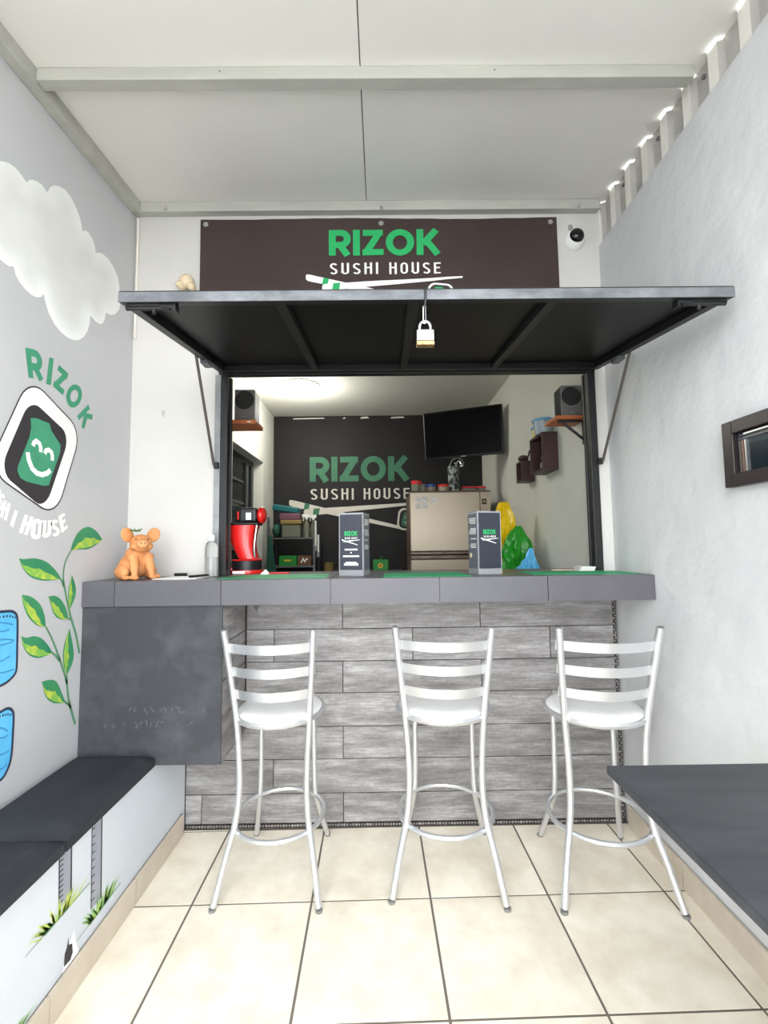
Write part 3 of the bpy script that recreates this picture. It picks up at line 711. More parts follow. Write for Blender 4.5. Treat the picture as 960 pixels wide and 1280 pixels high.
pt = MB().poly([bp_(y, z, 0.001) for y, z in PATCH[0]]).build('peeled_patch', M['mural_white'], bench)
MB().poly([bp_(y, z, 0.0016) for y, z in PATCH[1]]).build('dark_hole', M['mural_black'], pt)

def cushion(name, y0, y1, label):
    # grid pillow with soft edges
    nx, ny = 10, 22; x0, x1 = XL+0.003, BX+0.012; zb, zt = 0.4315, 0.492
    a = MB(); vs = []; fs = []
    def prof(t, r): return 1-max(0, 1-min(t, 1-t)/r)**2.4
    for j in range(ny+1):
        for i in range(nx+1):
            u, v = i/nx, j/ny
            e = prof(u, 0.09)*prof(v, 0.13)
            z = zb+0.030+(zt-zb-0.030)*e+0.004*math.sin(PI*u)*math.sin(PI*v)
            vs.append((x0+(x1-x0)*u, y0+(y1-y0)*v, z))
    for j in range(ny):
        for i in range(nx):
            k = j*(nx+1)+i; fs.append((k, k+1, k+nx+2, k+nx+1))
    rim = [i for i in range(nx+1)]+[j*(nx+1)+nx for j in range(1, ny+1)]+[ny*(nx+1)+i for i in range(nx-1, -1, -1)]+[j*(nx+1) for j in range(ny-1, 0, -1)]
    base = len(vs)
    for r_ in rim: vs.append((vs[r_][0], vs[r_][1], zb))
    m = len(rim)
    for k in range(m): fs.append((rim[k], base+k, base+(k+1) % m, rim[(k+1) % m]))
    fs.append(tuple(base+k for k in range(m-1, -1, -1)))
    a.add(vs, fs)
    return tag(a.build(name, M['cushion'], None, smooth=True), label, 'cushion', 'black bench cushions')
cushion('seat_cushion', 1.394, 1.910, 'black bench cushion pushed against the hanging chalkboard box')
cushion('seat_cushion', 0.78, 1.386, 'black bench cushion nearest the camera, under the blue mural shapes')

# skirting tiles
bl_ = struct(MB().box(BX+0.0005, BX+0.004, YN+0.05, 2.2, 0.0005, 0.088).build('baseboard_left', M['grout']))
e = [2.19, 1.783, 1.345, 0.907, 0.469, 0.031, -0.407]
for y1, y0 in zip(e, e[1:]):
    brick('skirting_tile', (0.010, y1-y0-0.004, 0.088), (BX+0.0095, (y0+y1)/2, 0.0445), M['skirting'], bl_)
br_ = struct(MB().box(XR-0.004, XR-0.0005, YN+0.05, 2.20, 0.0005, 0.090).build('baseboard_right', M['grout']))
e = [2.20, 1.813, 1.375, 0.937, 0.499, 0.061, -0.377]
for y1, y0 in zip(e, e[1:]):
    brick('skirting_tile', (0.010, y1-y0-0.004, 0.092), (XR-0.0095, (y0+y1)/2, 0.0465), M['skirting'], br_)

# ================================================================== WALL TABLE ON THE RIGHT
tb = thing('wall_table', 'black stained wooden table top fixed to the right wall', 'table', (0.85, 0.5, 0))
MB().box(0.552, XR-0.0005, -0.45, 1.178, 0.729, 0.75).build('table_top', M['black_wood'], tb, bevel=0.004)
for y in (1.02, 0.1):
    a = MB(); a.box(XR-0.03, XR-0.0005, y-0.015, y+0.015, 0.40, 0.7285); a.tube([(XR-0.02, y, 0.43), (0.78, y, 0.716)], 0.012, 8)
    a.build('table_bracket', M['black_metal'], tb)

# ================================================================== BAR COUNTER
CF = 1.905; CT = 1.168; CB = 1.065
ct_ = thing('bar_counter', 'serving counter with dark grey tiled top over grey wood-look tile front', 'counter', (0.1, 2.24, 0))
MB().box(-0.953, XR-0.002, YB+0.011, YB+0.09, 0.0, CB-0.0015).build('counter_core', M['dark_grout'], ct_)
zr = [0.018, 0.150, 0.304, 0.452, 0.606, 0.754, 0.906, 1.0615]
odd = [-1.52, -0.853, -0.191, 0.472, 1.128]; even = [-1.19, -0.519, 0.145, 0.806, 1.128]
for k in range(7):
    js = odd if k % 2 == 0 else even
    left = -0.9295 if k < 3 else -0.652
    for a0, a1 in zip(js, js[1:]):
        a0 = max(a0, left)
        if a1-a0 < 0.03: continue
        brick('wood_tile', (a1-a0-0.004, 0.010, zr[k+1]-zr[k]-0.004), ((a0+a1)/2, YB+0.0055, (zr[k]+zr[k+1])/2), M['wood_tile'], ct_, 0)
def pebbles(name, pts, along, parent):
    a = MB(); random.seed(11)
    for i, (x, z) in enumerate(pts):
        s = random.uniform(0.0045, 0.0065); a.cur = 0
        a.ellipsoid((x, YB-0.003, z), s, 0.004, s, 6, 4)
    o = a.build(name, M['mosaic'], parent); o['kind'] = 'stuff'; return o
MB().box(-0.929, 1.128, YB-0.002, YB+0.0105, 0.0005, 0.0155).build('mosaic_strip', M['dark_grout'], ct_)
pebbles('mosaic_pebbles', [(-0.915+0.0135*i, 0.009) for i in range(151)], 0, ct_)
MB().box(1.1125, 1.1283, YB-0.001, YB+0.0004, 0.016, 1.06).build('mosaic_strip', M['dark_grout'], ct_)
pebbles('mosaic_pebbles', [(1.117+0.007*(i % 2), 0.022+0.0135*i) for i in range(77)], 1, ct_)
# worktop
wt = MB().box(XL+0.002, XR-0.001, CF+0.010, YB-0.0005, CB+0.002, CT-0.008).box(OX0+0.001, OX1-0.001, YB-0.0005, 2.50, CB+0.002, CT-0.008).build('worktop_slab', M['light_grout'], ct_)
ex = [-1.233, -1.099, -0.663, -0.212, 0.238, 0.687, 1.1335]
for x0, x1 in zip(ex, ex[1:]):
    brick('fascia_tile', (x1-x0-0.003, 0.009, CT-CB-0.001), ((x0+x1)/2, CF+0.005, (CT+CB)/2-0.0005), M['worktop'], ct_)
    brick('worktop_tile', (x1-x0-0.003, 0.317, 0.008), ((x0+x1)/2, CF+0.1685, CT-0.004), M['worktop'], ct_)
    if x1 > -0.7:
        xa = max(x0, OX0+0.03); xb = min(x1, OX1-0.03)
        brick('worktop_tile', (xb-xa-0.003, 0.260, 0.008), ((xa+xb)/2, CF+0.46, CT-0.004), M['worktop'], ct_)
# little steel bracket under the worktop beside the box
a = MB(); a.box(-0.632, -0.585, 2.16, YB-0.001, CB-0.008, CB-0.001); a.box(-0.612, -0.590, YB-0.022, YB-0.001, CB-0.045, CB-0.008)
a.add([(-0.612, YB-0.02, CB-0.045), (-0.59, YB-0.02, CB-0.045), (-0.601, YB-0.012, CB-0.075), (-0.601, YB-0.002, CB-0.06)], [(0, 1, 2), (0, 2, 3), (1, 3, 2), (0, 3, 1)])
a.build('support_bracket', M['worn_metal'], ct_)

# hanging chalkboard box under the left end
BXR, BZ0, BYF = -0.657, 0.4305, 1.915
bx = thing('chalkboard_box', 'black chalk-smeared box hanging under the left end of the counter', 'box', (-0.94, 2.05, BZ0))
MB().box(XL+0.001, BXR-0.010, BYF+0.010, YB-0.0005, BZ0, CB).build('box_body', M['black_wood'], bx)
cb = MB().box(XL+0.001, BXR, BYF, BYF+0.0095, BZ0, CB).build('chalkboard_front', M['chalk'], bx, bevel=0.003)
zz = [BZ0, 0.606, 0.754, 0.906, CB]
for k in range(4):
    brick('wood_tile', (0.0095, YB-BYF-0.0135, zz[k+1]-zz[k]-0.004), (BXR-0.005, (YB+BYF)/2+0.005, (zz[k]+zz[k+1])/2), M['wood_tile'], bx)
# rubbed-out chalk writing: short faint strokes
random.seed(5); a = MB()
for row, zc in enumerate((0.648, 0.592)):
    x = -1.16
    while x < -0.72:
        if random.random() < 0.62:
            q = [(x+random.uniform(0, 0.02), zc+random.uniform(-0.014, 0.014)) for _ in range(3)]
            a.stroke(q, 0.0022, lambda u, v: Vector((u, BYF-0.0008, v)))
        x += 0.021
a.build('chalk_remains', M['chalk_mark'], cb)['kind'] = 'stuff'

# ================================================================== HATCH FRAME AND CANOPY
hf = thing('hatch_frame', 'black steel frame posts around the serving hatch', 'window frame', (0.14, 2.2, CT))
for x0, x1 in ((-0.783, -0.750), (1.036, 1.073)):
    a = MB(); xm = (x0+x1)/2
    a.box(x0, x1, 2.215, 2.255, CT+0.0005, 2.155); a.box(xm-0.008 if x0 < 0 else x0-0.006, x1+0.006 if x0 < 0 else xm+0.008, 2.256, 2.275, CT+0.0005, 2.155)
    a.build('post', M['black_metal'], hf, bevel=0.002)
MB().box(-0.797, 1.075, 2.215, 2.255, 2.1555, 2.190).build('header_bar', M['black_metal'], hf, bevel=0.002)
# light steel jamb strip left of the left post
MB().box(-0.812, -0.7835, 2.212, YB-0.0005, CT+0.0005, 2.155).build('jamb_strip', M['jamb'], hf, bevel=0.002)

CYF, CYR = 1.335, 2.205; CZF, CZR = 2.043, 2.160
cz = lambda y: CZF+(CZR-CZF)*(y-CYF)/(CYR-CYF)
CX0, CX1 = -0.785, 1.085
cn = thing('canopy', 'black steel hatch cover propped open as a canopy over the counter', 'canopy', (0.15, CYR, CZR))
def sbar(x0, x1, y0, y1, d0, d1):
    return MB().hexa([(x0, y0, cz(y0)+d0), (x1, y0, cz(y0)+d0), (x1, y1, cz(y1)+d0), (x0, y1, cz(y1)+d0),
                      (x0, y0, cz(y0)+d1), (x1, y0, cz(y0)+d1), (x1, y1, cz(y1)+d1), (x0, y1, cz(y1)+d1)])
sbar(CX0, CX1, CYF, CYR, 0.0325, 0.036).build('sheet', M['black_sheet'], cn)
sbar(CX0, CX1, CYF-0.004, CYF-0.001, 0.0, 0.0315).build('front_edge_plate', M['worn_metal'], cn, bevel=0.001)
sbar(CX0, CX1, CYF, CYF+0.032, 0.0, 0.032).build('front_bar', M['black_metal'], cn, bevel=0.002)
sbar(CX0+0.0, CX1, CYR-0.032, CYR, 0.0, 0.032).build('rear_bar', M['black_metal'], cn, bevel=0.002)
for x0, x1 in ((CX0, CX0+0.032), (CX1-0.032, CX1)):
    sbar(x0, x1, CYF+0.0325, CYR-0.0325, 0.0, 0.032).build('side_bar', M['black_metal'], cn, bevel=0.002)
for xf, xr in ((-0.305, -0.312), (0.110, 0.118), (0.545, 0.56)):
    a = MB(); y0, y1 = CYF+0.0325, CYR-0.0325; h = 0.016
    a.hexa([(xf-h, y0, cz(y0)+0.004), (xf+h, y0, cz(y0)+0.004), (xr+h, y1, cz(y1)+0.004), (xr-h, y1, cz(y1)+0.004),
            (xf-h, y0, cz(y0)+0.0322), (xf+h, y0, cz(y0)+0.0322), (xr+h, y1, cz(y1)+0.0322), (xr-h, y1, cz(y1)+0.0322)])
    a.build('rib', M['black_metal'], cn, bevel=0.002)
for s, xa in ((1, CX0+0.012), (-1, CX1-0.012)):     # sliding bolts at the front corners
    zb = cz(CYF+0.03)-0.011; yb = CYF+0.022
    a = MB(); a.tube([(xa, yb, zb), (xa+s*0.135, yb, zb)], 0.0075, 8); a.box(min(xa+s*0.11, xa+s*0.15), max(xa+s*0.11, xa+s*0.15), yb-0.012, yb+0.012, zb-0.003, zb+0.0105)
    a.box(min(xa+s*0.15, xa+s*0.155), max(xa+s*0.15, xa+s*0.155), yb-0.012, yb+0.014, zb-0.012, zb+0.0105)
    b = a.build('sliding_bolt', M['black_metal'], cn)
    MB().tube([(xa+s*0.085, yb, zb-0.004), (xa+s*0.085, yb-0.002, zb-0.018)], 0.006, 8).build('bolt_knob', M['black_metal'], b)
for s, xs, xb in ((-1, CX0-0.008, -0.806), (1, CX1+0.008, 1.066)):
    ys = 1.93; a = MB()
    top = Vector((xs, ys, cz(ys)+0.012)); bot = Vector((xb if s < 0 else 1.082, 2.195, 1.70))
    a.tube([top, bot], 0.0065, 8)
    a.tube([top+Vector((0.02*s*-1, 0, 0)), top+Vector((0.004*s, 0, 0))], 0.008, 8)
    o = a.build('prop_strut', mat('strut_steel', (92, 84, 80), 0.5, metal=0.4), cn)
    MB().box(min(bot.x, bot.x-s*0.02), max(bot.x, bot.x-s*0.02), 2.19, 2.214, 1.685, 1.715).build('strut_pivot', M['black_metal'], o)
    MB().box(CX0-0.002 if s < 0 else CX1-0.03, CX0+0.03 if s < 0 else CX1+0.002, ys+0.03, ys+0.09, cz(ys+0.06)-0.018, cz(ys+0.06)-0.001).build('pivot_plate', M['worn_metal'], o)
# wire hasp at the front edge
hz = CZF
a = MB(); a.tube([(0.142, CYF-0.006, hz+0.036), (0.142, CYF-0.010, hz+0.02), (0.141, CYF-0.008, hz-0.012), (0.136, CYF-0.004, hz-0.03)], 0.0035, 6, smooth=4)
a.build('hasp_wire', M['black_metal'], cn)
a = MB(); a.tube([(0.1335, CYF-0.004, hz-0.022), (0.1345, CYF-0.006, hz-0.03), (0.1345, CYF-0.006, hz-0.073), (0.138, CYF-0.006, hz-0.076), (0.1415, CYF-0.006, hz-0.073), (0.1415, CYF-0.006, hz-0.03), (0.143, CYF-0.004, hz-0.022)], 0.0016, 6, smooth=4)
a.build('hasp_loop', M['steel'], cn)
pl = thing('padlock', 'silver padlock hanging open from the canopy front edge', 'padlock', (0.139, CYF-0.006, hz-0.148))
px, py, pz = 0.139, CYF-0.006, hz-0.148
MB().box(px-0.026, px+0.026, py-0.012, py+0.012, pz+0.014, pz+0.048).build('lock_body', M['steel'], pl, bevel=0.003)
MB().box(px-0.0265, px+0.0265, py-0.0125, py+0.0125, pz, pz+0.0135).build('lock_base', M['brass'], pl, bevel=0.002)
MB().tube([(px-0.016, py, pz+0.046), (px-0.016, py, pz+0.062), (px-0.011, py, pz+0.073), (px, py, pz+0.0775), (px+0.011, py, pz+0.073), (px+0.016, py, pz+0.062), (px+0.016, py, pz+0.046)], 0.0042, 8, smooth=4).build('shackle', M['steel'], pl, smooth=True)
MB().cyl((px, py-0.0122, pz+0.032), 0.009, -0.0012, 16, 'y').build('lock_emblem', mat('stamped_grey', (160, 160, 164), 0.4, metal=0.8), pl)

# small cream lump lying on the canopy
tag(MB().ellipsoid((-0.96, YB-0.032, 2.635), 0.036, 0.03, 0.033, 12, 8).ellipsoid((-0.985, YB-0.035, 2.61), 0.026, 0.03, 0.018, 10, 6).ellipsoid((-0.935, YB-0.028, 2.607), 0.02, 0.026, 0.02, 10, 6).build('foam_lump', M['cream'], None, smooth=True),
    'small cream foam lump stuck on the wall just above the left end of the canopy', 'foam')
# white cable in the left corner
tag(MB().tube([(-1.222, YB-0.012, 2.98), (-1.219, YB-0.010, 2.93), (-1.221, YB-0.008, 2.90), (-1.222, YB-0.008, 2.6), (-1.223, YB-0.008, 2.35)], 0.006, 8, smooth=3).build('wall_cable', M['white_cable'], None, smooth=True),
    'thin white cable running down the back left corner', 'cable')

# ================================================================== BANNER
bw = lambda x, z: 0.0035*math.sin(9*x+3*z)+0.003*math.sin(23*x-11*z)*max(0, min(1, (x+0.9)*2))
by = lambda x, z: YB-0.012-0.004*0-0.5*abs(bw(x, z))
BN0, BN1, BNT, BNB = -0.902, 0.918, 2.972, 2.36
bn = thing('shop_banner', 'dark brown vinyl shop banner with green and white lettering above the canopy', 'banner', (0.01, YB-0.01, BNB))
a = MB(); nx, nz = 60, 18; vs = []; fs = []
def btop(u): return BNT-0.006*abs(math.sin(2*PI*u))
for j in range(nz+1):
    for i in range(nx+1):
        u, v = i/nx, j/nz; x = BN0+(BN1-BN0)*u; z = BNB+(btop(u)-BNB)*v
        vs.append((x, by(x, z)-0.010*max(0, v-0.86)/0.14*math.exp(-((u-0.3)/0.16)**2), z))
for j in range(nz):
    for i in range(nx):
        k = j*(nx+1)+i; fs.append((k, k+1, k+nx+2, k+nx+1))
a.add(vs, fs)
o = a.build('banner_sheet', M['banner'], bn, smooth=True)
for x in (-0.875, 0.018, 0.885):
    MB().lathe([(0.0, -0.006), (0.011, -0.004), (0.013, 0)], (x, by(x, 2.945)-0.002, 2.945), 12, 'y').build('grommet', M['steel'], bn)
shop_logo(bn, lambda u, v, d: Vector((-0.249+u*0.568, by(-0.249+u*0.568, 2.772+v*0.136)-0.0035-d, 2.772+v*0.136)),
          (M['logo_green'], M['logo_white'], M['logo_dark']), ('green_letters', 'white_letters', 'printed_chopstick', 'printed_emblem'))

# ================================================================== SECURITY CAMERA
sc_ = thing('security_camera', 'white dome security camera with smoked bubble beside the banner', 'camera', (1.005, YB, 2.85))
MB().lathe([(0.052, 0), (0.052, 0.012), (0.046, 0.026), (0.038, 0.034)], (1.005, YB-0.0005, 2.85), 28, 'y').build('camera_base', M['white_plastic'], sc_, smooth=True)
MB().ellipsoid((1.008, YB-0.032, 2.855), 0.037, 0.030, 0.037, 24, 14).build('smoked_dome', M['dome'], sc_, smooth=True)
MB().lathe([(0.0385, 0.030), (0.042, 0.036), (0.0385, 0.040)], (1.008, YB-0.0005, 2.855), 28, 'y', caps=False).build('camera_ring', M['white_plastic'], sc_, smooth=True)
tag(MB().box(0.982, 1.004, YB-0.0015, YB-0.0003, 2.908, 2.938).build('wall_sticker', mat('faded_grey_sticker', (168, 166, 160), 0.7, var=(120, 118, 114), var_scale=120), None),
    'small faded grey sticker on the wall just above the dome camera', 'sticker')

# ================================================================== BAR STOOLS
def make_stool(first_label):
    root = thing('bar_stool', first_label, 'stool', (0, 0, 0), 0, 'silver bar stools at the counter')
    SZ = 0.63; R = 0.188
    for s in (-1, 1):
        up = MB().tube([(s*0.205, -0.205, 0.012), (s*0.178, -0.162, 0.14), (s*0.151, -0.126, 0.255), (s*0.140, -0.112, 0.37), (s*0.143, -0.112, 0.50), (s*0.152, -0.120, 0.63), (s*0.166, -0.152, 0.80), (s*0.182, -0.193, 0.990)], 0.0130, 12, smooth=5).build('back_upright', M['stool_metal'], root, smooth=True)
        MB().lathe([(0.0128, 0), (0.0135, 0.003), (0.0130, 0.010)], (s*0.2072, -0.2085, 0.0), 12).build('foot_cap', M['rubber'], up, smooth=True)
        MB().ellipsoid((s*0.1831, -0.1934, 0.990), 0.0122, 0.0122, 0.005, 10, 6).build('end_cap', M['speaker_grey'], up, smooth=True)
        lg = MB().tube([(s*0.172, 0.222, 0.012), (s*0.150, 0.178, 0.12), (s*0.131, 0.140, 0.225), (s*0.126, 0.134, 0.34), (s*0.124, 0.130, 0.622)], 0.0115, 12, smooth=5).build('leg', M['stool_metal'], root, smooth=True)
        MB().lathe([(0.0118, 0), (0.0125, 0.003), (0.0120, 0.010)], (s*0.1735, 0.2255, 0.0), 12).build('foot_cap', M['rubber'], lg, smooth=True)
    MB().tube([(0.190*math.cos(2*PI*k/40), 0.190*math.sin(2*PI*k/40), 0.222) for k in range(40)], 0.0098, 10, closed=True).build('foot_ring', M['stool_metal'], root, smooth=True)
    MB().lathe([(R-0.006, SZ-0.008), (R+0.002, SZ-0.008), (R+0.008, SZ-0.002), (R+0.009, SZ+0.006), (R+0.004, SZ+0.013), (R-0.006, SZ+0.012)], (0, 0, 0), 48).build('seat_rim', M['stool_metal'], root, smooth=True)
    MB().lathe([(0.0, SZ-0.006), (R-0.007, SZ-0.006), (R-0.006, SZ+0.012), (R-0.014, SZ+0.019), (R-0.04, SZ+0.024), (R*0.6, SZ+0.027), (0.0, SZ+0.028)], (0, 0, 0), 48).build('seat', M['white_vinyl'], root, smooth=True)
    for zc in (0.738, 0.828, 0.920):
        t = (zc-0.63)/(1.005-0.63); hw = 0.152+(0.183-0.152)*t; yy = -0.120-0.076*t**1.15
        a = MB(); n = 20; ii = []; 
        for k in range(n+1):
            u = -1+2*k/n; x = u*(hw+0.012); y = yy+0.016-0.068*(1-u*u)
            for dz in (-0.0185, 0.0185):
                ii.append((x, y-0.004*dz/0.0185, zc+dz)); ii.append((x, y+0.003-0.004*dz/0.0185, zc+dz))
        fs = []
        for k in range(n):
            p, q = 4*k, 4*k+4
            fs += [(p, q, q+2, p+2), (p+1, p+3, q+3, q+1), (p, p+1, q+1, q), (p+2, q+2, q+3, p+3)]
        fs += [(0, 2, 3, 1), (4*n, 4*n+1, 4*n+3, 4*n+2)]
        a.add(ii, fs); a.build('back_slat', M['stool_metal'], root, smooth=True)
    return root
st1 = make_stool('silver bar stool with white round seat beside the chalkboard box')
st1.location = (-0.425, 1.950, 0); st1.rotation_euler.z = math.radians(-1.5)
for x, y, r, lab in ((0.25, 1.958, -6, 'silver bar stool with white round seat, in the middle under the padlock'), (0.852, 1.905, -4, 'silver bar stool with white round seat, partly behind the black wall table')):
    c = copy_tree(st1); c.location = (x, y, 0); c.rotation_euler.z = math.radians(r); c['label'] = lab
st1.scale = (0.93, 1, 1)

# ================================================================== ON THE COUNTER
# terracotta pig
pg = thing('piglet_planter', 'terracotta sitting pig figurine with herbs behind its ear on the counter', 'figurine')
a = MB()
E_ = lambda c, r, rot=None: a.ellipsoid(c, r[0], r[1], r[2], 18, 12, rot)
HR = Matrix.Rotation(math.radians(-16), 3, 'Z') @ Matrix.Rotation(math.radians(-10), 3, 'X'); HP = Vector((0, -0.025, 0.160))
HT = lambda p: HP + HR @ (Vector(p)-HP)
H_ = lambda c, r: a.ellipsoid(HT(c), r[0], r[1], r[2], 18, 12, HR)
rx = lambda d: Matrix.Rotation(math.radians(d), 3, 'X'); rzm = lambda d: Matrix.Rotation(math.radians(d), 3, 'Z'); ry = lambda d: Matrix.Rotation(math.radians(d), 3, 'Y')
E_((0, 0.035, 0.062), (0.066, 0.066, 0.062)); E_((0, 0.008, 0.10), (0.054, 0.050, 0.070), rx(16)); E_((0, -0.012, 0.135), (0.044, 0.042, 0.045))
for s in (-1, 1):
    E_((s*0.058, 0.018, 0.036), (0.028, 0.050, 0.036)); E_((s*0.066, -0.042, 0.012), (0.015, 0.032, 0.012))
    a.tube([(s*0.032, -0.024, 0.115), (s*0.034, -0.048, 0.06), (s*0.038, -0.066, 0.012)], [0.024, 0.019, 0.014], 12, smooth=4)
    E_((s*0.038, -0.072, 0.010), (0.016, 0.019, 0.010))
H_((0, -0.030, 0.168), (0.047, 0.046, 0.042)); H_((0, -0.062, 0.155), (0.034, 0.036, 0.028)); H_((0, -0.092, 0.153), (0.025, 0.014, 0.022))
H_((0.026, -0.05, 0.150), (0.022, 0.028, 0.020)); H_((-0.026, -0.05, 0.150), (0.022, 0.028, 0.020)); H_((0, -0.055, 0.135), (0.026, 0.03, 0.014))
E_((0, 0.10, 0.05), (0.010, 0.012, 0.010))
body = a.build('pig_body', M['terracotta'], pg, smooth=True)
md = body.modifiers.new('remesh', 'REMESH'); md.mode = 'VOXEL'; md.voxel_size = 0.0042; md.use_smooth_shade = True
md = body.modifiers.new('smooth', 'SMOOTH'); md.factor = 0.5; md.iterations = 4
for s in (-1, 1):
    rot = HR @ rzm(s*-18) @ ry(s*26) @ rx(14)
    e = MB(); c = HT((s*0.053, -0.020, 0.210))
    e.ellipsoid(c, 0.028, 0.010, 0.036, 16, 10, rot)
    e.build('ear', M['terracotta'], pg, smooth=True)
e = MB(); e.ellipsoid(HT((0, -0.1055, 0.153)), 0.019, 0.003, 0.016, 14, 8, HR); sn = e.build('snout_disc', M['terracotta'], pg, smooth=True)
for s in (-1, 1):
    MB().ellipsoid(HT((s*0.008, -0.109, 0.154)), 0.003, 0.002, 0.0045, 8, 6).build('nostril', M['brown_box'], sn)
    MB().ellipsoid(HT((s*0.024, -0.070, 0.181)), 0.0042, 0.003, 0.0036, 8, 6).build('eye', M['brown_box'], pg)
MB().tube([HT((-0.02, -0.090, 0.139)), HT((0, -0.097, 0.135)), HT((0.02, -0.090, 0.139))], 0.0014, 6, smooth=3).build('mouth_line', M['brown_box'], pg)
MB().tube([(0, 0.098, 0.05), (0.008, 0.112, 0.056), (0.004, 0.118, 0.066), (-0.004, 0.112, 0.068)], 0.0035, 8, smooth=4).build('tail', M['terracotta'], pg, smooth=True)
random.seed(9); e = MB()
for i in range(26):
    x0 = Vector((-0.036+random.uniform(-0.012, 0.03), -0.024+random.uniform(-0.012, 0.012), 0.222)); d = Vector((random.uniform(-0.7, 0.9), random.uniform(-0.6, 0.4), random.uniform(0.35, 1))).normalized()*random.uniform(0.012, 0.026)
    sd = d.cross(Vector((0, 0, 1))).normalized()*0.004; e.add([x0, x0+d*0.5+sd, x0+d, x0+d*0.5-sd+Vector((0, 0, 0.001))], [(0, 1, 2, 3)])
o = e.build('herb_sprig', M['herb'], pg); o['kind'] = 'stuff'
pg.location = (-1.075, 2.035, CT); pg.rotation_euler.z = math.radians(50); pg.scale = (0.97, 0.97, 0.93)

# white sheet, pen, strip and bottle beside the pig
tag(MB().box(-0.985, -0.80, 1.985, 2.17, CT+0.0003, CT+0.003).build('paper_sheet', M['paper']), 'white sheet of paper lying on the counter beside the pig', 'paper')
tag(MB().tube([(-0.845, 2.03, CT+0.0085), (-0.80, 2.15, CT+0.0085)], 0.0052, 8).build('pen', M['black_plastic'], None, smooth=True), 'black pen lying on the white paper near the bottle', 'pen')
tag(MB().box(-0.985, -0.925, 2.19, 2.204, CT+0.0003, CT+0.016).build('black_strip', M['black_plastic'], None, bevel=0.003), 'short black strip on the counter behind the white paper', 'clip')
bo = thing('pump_bottle', 'clear plastic bottle with white cap beside the left hatch post', 'bottle', (-0.800, 2.165, CT))
bx_, by_ = -0.800, 2.165
MB().lathe([(0.0, 0.001), (0.029, 0.001), (0.030, 0.01), (0.030, 0.135), (0.024, 0.155), (0.013, 0.164), (0.012, 0.172)], (bx_, by_, CT), 20).build('bottle_body', M['clear'], bo, smooth=True)
MB().lathe([(0.0, 0.004), (0.026, 0.004), (0.0265, 0.09), (0.0, 0.09)], (bx_, by_, CT), 20).build('liquid', mat('clear_gel', (236, 236, 232), 0.1, trans=0.7, ior=1.33), bo, smooth=True)
MB().lathe([(0.014, 0.166), (0.015, 0.17), (0.0145, 0.195), (0.0, 0.197)], (bx_, by_, CT), 16).build('bottle_cap', M['white_plastic'], bo, smooth=True)

# coffee machine
cm = thing('coffee_machine', 'glossy red and black capsule coffee machine at the left end of the hatch', 'coffee machine')
MB().lathe([(0.0, 0.0), (0.088, 0.0), (0.090, 0.006), (0.086, 0.020), (0.0, 0.020)], (0, 0, 0), 32).build('base_tray', M['red_plastic'], cm, smooth=True)
MB().box(-0.05, 0.015, -0.094, -0.080, 0.003, 0.017).build('name_plate', M['white_plastic'], cm, bevel=0.002)
MB().lathe([(0.0, 0.0205), (0.079, 0.0205), (0.079, 0.068), (0.0, 0.068)], (0, 0, 0), 32).build('drip_drum', M['black_plastic'], cm, smooth=True)
MB().lathe([(0.080, 0.066), (0.084, 0.069), (0.080, 0.074), (0.0, 0.075)], (0, 0, 0), 32).build('red_ring', M['red_plastic'], cm, smooth=True)
prof = []
a = MB(); n = 14; rows = []
for j in range(n+1):
    t = j/n; z = 0.076+0.170*t
    cx = 0.012-0.030*t-0.016*math.sin(PI*t); rx_ = 0.052+0.030*t**1.2; ry_ = 0.055+0.010*t
    rows.append([(cx+rx_*math.copysign(abs(math.cos(2*PI*k/28))**0.7, math.cos(2*PI*k/28)), ry_*math.copysign(abs(math.sin(2*PI*k/28))**0.7, math.sin(2*PI*k/28)), z) for k in range(28)])
vs = [p for r_ in rows for p in r_]; fs = []
for j in range(n):
    for k in range(28): fs.append((j*28+k, j*28+(k+1) % 28, (j+1)*28+(k+1) % 28, (j+1)*28+k))
fs += [tuple(range(27, -1, -1)), tuple(n*28+k for k in range(28))]
a.add(vs, fs); a.build('red_body', M['red_plastic'], cm, smooth=True)
MB().tube([(0.066, -0.058, 0.245), (0.058, -0.057, 0.19), (0.052, -0.056, 0.13), (0.054, -0.05, 0.085)], 0.0065, 8, smooth=4).build('chrome_strip', M['chrome'], cm, smooth=True)
MB().box(-0.085, 0.070, -0.058, 0.058, 0.2465, 0.260).build('top_plate', M['black_plastic'], cm, bevel=0.005)
hd = MB().box(-0.036, 0.062, -0.050, 0.050, 0.2605, 0.336).build('brew_head', M['black_plastic'], cm, bevel=0.014, seg=3)
MB().box(0.004, 0.034, -0.0535, -0.0495, 0.272, 0.310).build('head_badge', M['steel'], hd, bevel=0.002)
MB().box(-0.05, -0.0365, -0.03, 0.03, 0.275, 0.318).build('head_back', M['red_plastic'], hd, bevel=0.004)
MB().ellipsoid((0.078, 0, 0.298), 0.026, 0.05, 0.044, 24, 14).build('red_cap', M['red_plastic'], cm, smooth=True)
MB().tube([(-0.070, -0.03, 0.018), (-0.094, -0.03, 0.05), (-0.100, -0.03, 0.085), (-0.092, -0.03, 0.11)], [0.007, 0.0065, 0.006, 0.004], 8, smooth=4).build('side_arm', M['red_plastic'], cm, smooth=True)
cm.scale = (0.94, 0.94, 1.0); cm.location = (-0.690, 2.365, CT); cm.rotation_euler.z = 0
tag(MB().box(-0.575, -0.46, 2.30, 2.318, CT+0.0004, CT+0.008).build('red_strip', M['red_plastic'], None, bevel=0.002), 'thin red and white strip lying in front of the coffee machine', 'pen')
